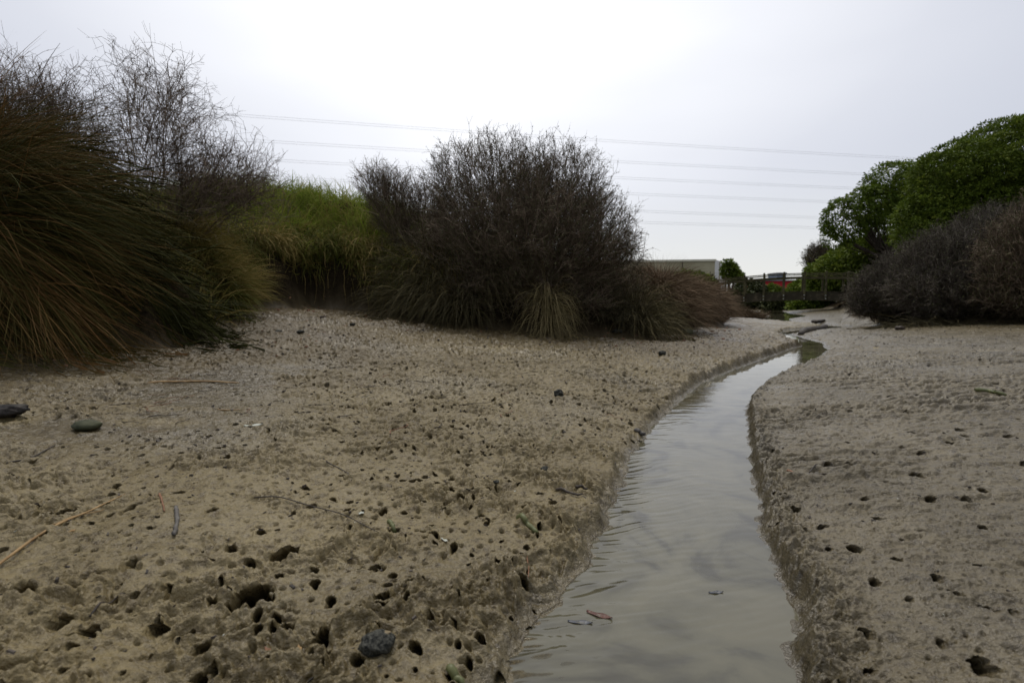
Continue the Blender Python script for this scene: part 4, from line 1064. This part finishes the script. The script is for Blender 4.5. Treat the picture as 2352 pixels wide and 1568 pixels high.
def stick(name, label, cat, pts, r, material, lift=0.0, group=None, taper=0.6, sides=7, S=14, z=None):
    pts = np.array([gp(u, v) if not isinstance(u, tuple) else u for (u, v) in pts])
    # smooth path through the points
    n_ = len(pts); t_ = np.linspace(0, n_ - 1, S)
    path = np.stack([np.interp(t_, np.arange(n_), pts[:, k]) for k in range(3)], -1)
    for _ in range(3):
        path[1:-1] = 0.25 * path[:-2] + 0.5 * path[1:-1] + 0.25 * path[2:]
    zz = detail(path[:, 0], path[:, 1])
    zz = np.maximum(zz, np.maximum(np.interp(np.arange(S), [0, S - 1], [zz[0], zz[-1]]), zz.mean()) - 0.004)
    for _ in range(2):
        zz[1:-1] = 0.25 * zz[:-2] + 0.5 * zz[1:-1] + 0.25 * zz[2:]
    path[:, 2] = (zz if z is None else z) + r * 0.55 + lift
    path[:, :2] += rng.normal(0, r * 0.35, (S, 2)) * np.linspace(0.2, 1, S)[:, None]
    rad = r * np.linspace(1, taper, S) * rng.uniform(0.88, 1.12, S)
    rad[0] *= 0.7; rad[-1] *= 0.5
    a = Acc(); o0 = path[0].copy(); a.add(*tubes(path[None], rad[None], np.array([0.5]), sides))
    b_ = a.n
    n2 = S * sides
    V = np.vstack([np.concatenate(a.V), path[:1], path[-1:]]); F4 = np.concatenate(a.F)
    caps = [[(k + 1) % sides, k, n2, n2] for k in range(sides)] + [[(S - 1) * sides + k, (S - 1) * sides + (k + 1) % sides, n2 + 1, n2 + 1] for k in range(sides)]
    me = bpy.data.meshes.new(name)
    me.from_pydata([tuple(q) for q in (V - o0)], [], [list(map(int, f)) for f in F4] + [f[:3] for f in caps])
    for p_ in me.polygons: p_.use_smooth = True
    me.materials.append(material)
    return tag(ob(name, me, None, o0), label, cat, group)
def lump(name, label, cat, u, v, hw, material, flat=0.6, ratio=0.75, rough=0.16, rot=0.0, sink=0.45, group=None, parent=None, seed=0, zabs=None, smooth=True):
    """rounded stone, half width hw in picture units"""
    c_ = gp(u, v); dist = math.sqrt(c_[0] ** 2 + c_[1] ** 2 + (H - c_[2]) ** 2); r = hw * dist / F * 0.95
    if zabs is not None: c_[2] = zabs
    nu, nv = 28, 16
    V = []; 
    for a in range(nv + 1):
        for b in range(nu):
            f = PI * a / nv; t_ = 2 * PI * b / nu
            V.append((math.sin(f) * math.cos(t_), math.sin(f) * math.sin(t_), math.cos(f)))
    V = np.array(V)
    nz = fbm(V[:, 0] * 1.3 + seed * 3.7 + V[:, 2], V[:, 1] * 1.3 + V[:, 2] * 0.7, 4, 400 + seed)
    V = V * (1 + rough * nz)[:, None] * np.array([1, ratio, flat]) * r
    cs, sn = math.cos(rot), math.sin(rot)
    V = np.stack([V[:, 0] * cs - V[:, 1] * sn, V[:, 0] * sn + V[:, 1] * cs, V[:, 2]], -1)
    Fs = [[a * nu + b, (a + 1) * nu + b, (a + 1) * nu + (b + 1) % nu, a * nu + (b + 1) % nu] for a in range(nv) for b in range(nu)]
    me = mesh_np(name, V, Fs, material, None, smooth)
    o = ob(name, me, None, (c_[0], c_[1], c_[2] + r * flat * (1 - sink)))
    if parent is None: tag(o, label, cat, group)
    return o, r
def leafm(name, label, cat, u, v, L, wpx, material, rot, curl=0.25, group=None, zabs=None):
    c_ = gp(u, v); dist = math.sqrt(c_[0] ** 2 + c_[1] ** 2 + (H - c_[2]) ** 2); L = L * dist / F; W = wpx * dist / F
    if zabs is not None: c_[2] = zabs
    nu, nv = 12, 5; V = []
    for a in range(nu + 1):
        s_ = a / nu; ww = W * math.sin(PI * min(1, s_ * 0.97 + 0.02)) ** 0.8
        for b in range(nv):
            q = (b / (nv - 1) - 0.5)
            V.append(((s_ - 0.5) * L, q * ww, curl * W * (abs(q) * 1.2) + curl * L * 0.35 * (s_ - 0.5) ** 2 * 4 * 0.5 + 0.0012 * math.sin(9 * s_ + 4 * q)))
    V = np.array(V); cs, sn = math.cos(rot), math.sin(rot)
    V = np.stack([V[:, 0] * cs - V[:, 1] * sn, V[:, 0] * sn + V[:, 1] * cs, V[:, 2]], -1)
    Fs = [[a * nv + b, (a + 1) * nv + b, (a + 1) * nv + b + 1, a * nv + b + 1] for a in range(nu) for b in range(nv - 1)]
    me = mesh_np(name, V, Fs, material, None, True)
    o = ob(name, me, None, (c_[0], c_[1], c_[2] + 0.003))
    md = o.modifiers.new('thick', 'SOLIDIFY'); md.thickness = 0.0012
    return tag(o, label, cat, group)

stick('straw_stalk', 'long golden straw stem slanting up from the corner, longest in the foreground', 'straw', [(-40, 1330), (40, 1262), (150, 1197), (225, 1163), (286, 1134)], 0.0033, M['stick_straw'], 0.004)
stick('straw_stalk', 'thin branching straw beside the long golden stem', 'straw', [(120, 1212), (180, 1180), (240, 1168)], 0.0018, M['stick_straw'], 0.003)
stick('straw_stalk', 'level yellow straw on the wet silt before the big tussock', 'straw', [(330, 881), (420, 878), (500, 880), (550, 888)], 0.006, M['stick_straw'], 0.003)
stick('straw_stalk', 'dull straw lying on the mud below the green mound', 'straw', [(500, 945), (550, 943)], 0.003, M['stick_straw'])
stick('dead_twig', 'long thin dark stem arching over the pitted mud', 'stem', [(585, 1150), (650, 1151), (720, 1165), (800, 1198), (870, 1243)], 0.0019, M['stick_dark'], 0.007)
stick('grey_stick', 'short stout grey stick pointing at the viewer', 'stick', [(405, 1178), (408, 1210), (402, 1246)], 0.0052, M['stick_grey'], 0.003, taper=0.9)
stick('split_reed', 'reddish split reed beside the stout grey stick', 'reed', [(366, 1134), (372, 1160), (379, 1190)], 0.003, M['stick_red'], 0.001)
stick('dead_twig', 'short curved dark stem between the lower burrows', 'stem', [(205, 1406), (245, 1375), (292, 1358)], 0.0022, M['stick_dark'], 0.004)
stick('dead_twig', 'forked dark stem on the silt near the green stone', 'stem', [(15, 1062), (70, 1050), (100, 1040), (128, 1020)], 0.003, M['stick_dark'], 0.003)
stick('dead_twig', 'thin brown stem above the arching one', 'stem', [(750, 1064), (775, 1075), (802, 1092)], 0.0022, M['stick_dark'], 0.002)
stick('driftwood', 'dark forked driftwood bit above the bank nearest the water', 'driftwood', [(1278, 1132), (1300, 1143), (1338, 1150)], 0.0052, M['stick_dark'], 0.004)
stick('driftwood', 'flat dark chip beside the forked driftwood', 'driftwood', [(1322, 1128), (1350, 1130)], 0.005, M['stick_dark'], 0.002)
stick('green_twig', 'fine green stem standing on the dark pitted slope', 'stem', [(1262, 1022), (1270, 1003), (1286, 990)], 0.0016, M['pod_green'], 0.006)
stick('dead_twig', 'thin brown stem curving down to the creek edge clods', 'stem', [(1208, 1270), (1215, 1300), (1212, 1335)], 0.0016, M['stick_red'], 0.002)
stick('bark_chip', 'grey bark chip at the left edge of the water', 'bark', [(1458, 988), (1480, 1008)], 0.011, M['stick_grey'], 0.0, taper=0.7)
stick('brown_pod', 'small reddish brown pod on the right bank above the scarp', 'pod', [(1808, 1086), (1834, 1092)], 0.0045, M['stick_red'], 0.0)
stick('dead_twig', 'tiny bent twig next to the reddish brown pod', 'twig', [(1858, 1097), (1866, 1085), (1876, 1079)], 0.0025, M['stick_dark'], 0.002)
stick('green_pod', 'green pod lying across the creek side clods, above the burrowed bank', 'pod', [(1190, 1193), (1208, 1210), (1232, 1228)], 0.0085, M['pod_green'], 0.0, taper=0.75, sides=10)
stick('green_pod', 'green pod half sunk in the mud at the bottom edge', 'pod', [(1030, 1530), (1045, 1542), (1062, 1558)], 0.0075, M['pod_green'], -0.002, taper=0.8, sides=10)
stick('green_pod', 'plump olive pod alone on the right bank', 'pod', [(2240, 909), (2272, 907), (2304, 911)], 0.012, M['pod_green'], 0.002, taper=0.8, sides=10)
stick('green_pod', 'small green pod beside a burrow, under the arching stem', 'pod', [(893, 1198), (912, 1216)], 0.006, M['pod_green'], 0.0, taper=0.8, sides=10)
stick('driftwood_log', 'dark waterlogged log lying across the bend of the creek', 'log', [(1840, 768), (1868, 760), (1896, 752)], 0.075, M['stick_dark'], -0.02, taper=0.9, sides=9)
stick('driftwood_log', 'short dark branch stub on the far mud beyond the log', 'log', [(1866, 741), (1880, 743), (1893, 738)], 0.06, M['stick_dark'], 0.0, taper=0.6)
stick('fallen_branch', 'pale grey branch poking out under the right thicket', 'branch', [(2060, 723), (2100, 727), (2150, 732)], 0.018, M['stick_grey'], 0.05)
stick('fallen_branch', 'short pale branch leaning beside the longer grey one', 'branch', [(2115, 716), (2135, 727), (2165, 733)], 0.014, M['stick_grey'], 0.06)
o, r_ = lump('encrusted_stone', 'dark wet stone capped with tan mud between the lower burrows', 'stone', 866, 1508, 35, M['stone_dark'], 0.62, 0.8, 0.16, 0.3, 0.3, seed=2)
cap, _ = lump('mud_cap', None, None, 866, 1508, 24, M['mudcap2'], 0.16, 0.40, 0.2, 0.3, 0, parent=o, seed=6)
cap.parent = o; cap.location = (0.12 * r_, 0.05 * r_, r_ * 0.50)
lump('round_stone', 'round mossy green stone on the mud below the rust rushes', 'stone', 1580, 769, 12, M['stone_green'], 0.7, 0.8, 0.1, 0, 0.25, seed=3)
lump('dark_stone', 'small black angular stone on the mud in front of the round green one', 'stone', 1521, 817, 9, M['stone_dark'], 0.7, 0.7, 0.3, 0, 0.2, seed=4)
lump('flat_stone', 'smooth olive stone on the wet silt at the left', 'stone', 200, 987, 24, M['stone_green'], 0.42, 0.7, 0.12, 0.2, 0.3, seed=6)
lump('driftwood', 'ragged black lump of driftwood cut by the left edge', 'driftwood', 8, 960, 32, M['char'], 0.34, 0.5, 0.5, 0.3, 0.2, seed=7)
lump('brown_stone', 'small brown stone near the foot of the right shrubs', 'stone', 2067, 758, 9, M['stone_brown'], 0.5, 0.7, 0.2, 0, 0.2, seed=8)
lump('black_shell', 'black shell in a burrow on the lower pitted bank', 'shell', 1148, 1290, 14, M['stone_dark'], 0.5, 0.8, 0.4, 0.6, 0.4, seed=9)
lump('black_shell', 'blackish lump high on the pitted slope beside the creek', 'shell', 1283, 914, 11, M['stone_dark'], 0.8, 0.8, 0.4, 0.4, 0.3, seed=10)
lump('black_shell', 'black shell bit midway between arching stem and green pod', 'shell', 1140, 1120, 7, M['stone_dark'], 0.5, 0.8, 0.4, 0.4, 0.4, seed=11)
lump('black_shell', 'flat black shell above the creek side driftwood', 'shell', 1250, 1090, 11, M['stone_dark'], 0.35, 0.6, 0.4, 0.9, 0.3, seed=12)
DS = 'dark stones along the hollow below the bank'
for k, (u, v, hw, lb) in enumerate([(875, 772, 13, 'dark flat stone nearest the sedges in the row below the hollow'), (690, 768, 9, 'small dark stone midway along the row below the hollow'), (810, 748, 9, 'dark stone highest up in the shaded hollow'),
                               (742, 731, 8, 'small pale clod tucked against the back of the hollow'), (640, 765, 8, 'dark stone in the hollow closest to the big tussock')]):
    lump('dark_stone', lb, 'stone', u, v, hw, M['stone_brown'] if k == 3 else M['stone_dark'], 0.45, 0.7, 0.3, k, 0.3, DS, seed=13 + k)
lump('dark_stone', 'dark stone at the mud line under the right half of the big shrub', 'stone', 1418, 766, 12, M['stone_dark'], 0.4, 0.6, 0.3, 0.2, 0.3, seed=22)
leafm('fallen_leaf', 'bright yellow leaf on the right bank', 'leaf', 2013, 799, 14, 9, M['leaf_yellow'], 0.3)
leafm('fallen_leaf', 'pale silvery leaf on the open left mud', 'leaf', 582, 981, 34, 14, M['leaf_pale'], 0.4)
leafm('fallen_leaf', 'tiny white leaf scrap beside the arching stem', 'leaf', 830, 1186, 12, 9, M['leaf_pale'], 0.9)
leafm('fallen_leaf', 'curled white leaf scrap among the burrows near the green pod', 'leaf', 1021, 1236, 22, 5, M['leaf_pale'], -0.7)
leafm('fallen_leaf', 'small orange leaf scrap below the golden stem', 'leaf', 165, 1222, 12, 6, M['stick_straw'], 1.2)
leafm('fallen_leaf', 'orange brown leaf scrap near the bottom burrows', 'leaf', 615, 1494, 22, 7, M['stick_red'], -0.6)
leafm('fallen_leaf', 'tan leaf scrap right of the orange brown one', 'leaf', 688, 1484, 20, 6, M['stick_straw'], -0.9)
leafm('sunken_leaf', 'red leaf drowned in the shallow water near the left edge', 'leaf', 1376, 1454, 52, 13, M['leaf_red'], -0.45, 0.22, zabs=-0.003)
leafm('sunken_leaf', 'dark grey leaf under the ripples beside the red one', 'leaf', 1332, 1466, 48, 11, M['leaf_slate'], -0.1, 0.2, zabs=-0.003)
leafm('sunken_leaf', 'slate coloured leaf in the middle of the near water', 'leaf', 1642, 1434, 28, 8, M['leaf_slate'], 0.1, 0.25, zabs=-0.003)
# short twigs littering the mid-distance mud
TW = 'short dark twigs littering the mud'
protos = []
for k in range(4):
    L = 0.05 + 0.03 * k; S = 7
    path = np.zeros((1, S, 3)); path[0, :, 0] = np.linspace(-L / 2, L / 2, S); path[0, :, 1] = 0.006 * rng.normal(size=S); path[0, :, 2] = 0.003 + 0.003 * rng.uniform(0, 1, S)
    a = Acc(); a.add(*tubes(path, np.full((1, S), 0.0016) * np.linspace(1, 0.5, S)[None], np.array([0.3]), 5))
    protos.append(a.mesh('twig', M['stick_dark'] if k != 2 else M['stick_red']))
k = 0
while k < 110:
    u, v = rng.uniform(250, 1450), rng.uniform(795, 1010)
    if u > 1500 - (v - 800) * 0.4: continue
    p_ = gp(u, v)
    o = ob('fallen_twig', protos[k % 4], None, p_)
    o.rotation_euler = (0, 0, rng.normal(0.1, 0.7)); o.scale = (rng.uniform(0.6, 1.5),) * 3
    tag(o, 'short twig fragment lying on the open mud of the left bank', 'twig', TW)
    k += 1

# crumbs of shell, bark and dead leaf strewn over the mud
def crumbs(name, label, n_, xr, yr, smin, smax, material, keepf):
    x = rng.uniform(*xr, n_); y = rng.uniform(yr[0] ** 0.5, yr[1] ** 0.5, n_) ** 2
    z, s__, lf, bl, br_ = plain(x, y, True)
    ok = keepf(x, y, s__, lf, bl, br_)
    x, y = x[ok], y[ok]; n2 = len(x); z = detail(x, y)
    L = rng.uniform(smin, smax, n2) * (0.7 + 0.25 * y); W = L * rng.uniform(0.12, 0.6, n2)
    a = rng.normal(0, 0.9, n2); T_ = rng.uniform(0.15, 0.5, n2) * W
    ux = np.stack([np.cos(a), np.sin(a), rng.normal(0, 0.25, n2)], -1); uy = np.stack([-np.sin(a), np.cos(a), rng.normal(0, 0.25, n2)], -1)
    c = np.stack([x, y, z + T_ * 0.4], -1)
    V = np.empty((n2, 8, 3)); k = 0
    for sx_, sy_, sz_ in ((-1, -1, -1), (1, -0.7, -1), (0.8, 1, -1), (-0.7, 0.8, -1), (-0.8, -0.7, 1), (0.7, -0.5, 1), (0.9, 0.6, 1), (-0.4, 0.7, 1)):
        j = rng.uniform(0.7, 1.2, (n2, 1))
        V[:, k] = c + ux * (L / 2 * sx_)[:, None] * j + uy * (W / 2 * sy_)[:, None] * j + np.array([0, 0, 1]) * (T_ * sz_)[:, None]
        k += 1
    q = np.array([[0, 3, 2, 1], [4, 5, 6, 7], [0, 1, 5, 4], [1, 2, 6, 5], [2, 3, 7, 6], [3, 0, 4, 7]])
    FF_ = (np.arange(n2)[:, None, None] * 8 + q[None]).reshape(-1, 4)
    o = ob(name, mesh_np(name, V.reshape(-1, 3), FF_, material)); tag(o, label, 'litter', None, 'stuff')
crumbs('dark_litter', 'dark crumbs of shell and bark strewn over the pitted left mud', 9000, (-3.2, 4.6), (0.6, 8.5), 0.004, 0.014, M['stick_dark'], lambda x, y, s_, lf, bl, br_: (s_ > 0.03) & (bl < 0.0) & lf & (np.abs(x) < y * 1.1 + 0.3))
crumbs('brown_litter', 'brown bits of dead leaf and stalk gathered below the bank plants', 2600, (-3.6, 5.0), (2.6, 10), 0.008, 0.022, M['stick_red'], lambda x, y, s_, lf, bl, br_: (s_ > 0.1) & (bl < 0.1) & lf & (bl > -1.3 * rng.uniform(0, 1, len(x)) ** 2))
crumbs('pale_litter', 'a few pale flecks of broken shell on the mud', 260, (-2.5, 5.0), (0.7, 6), 0.003, 0.007, M['leaf_pale'], lambda x, y, s_, lf, bl, br_: (s_ > 0.03) & (bl < 0.0) & (br_ < 0.0))
crumbs('dark_crumbs', 'scattered dark crumbs on the smoother right bank', 4200, (0.3, 10.0), (0.6, 10), 0.004, 0.013, M['stick_dark'], lambda x, y, s_, lf, bl, br_: (s_ > 0.05) & (br_ < 0.2) & ~lf)
crumbs('mud_pellets', 'little pellets of mud thrown out round the crab burrows', 5200, (-3.0, 3.0), (0.6, 5.0), 0.003, 0.008, M['mudcap2'], lambda x, y, s_, lf, bl, br_: (s_ > 0.03) & (bl < 0.0) & lf & (vn(x * 2.5, y * 2.5, 160) > -0.1))
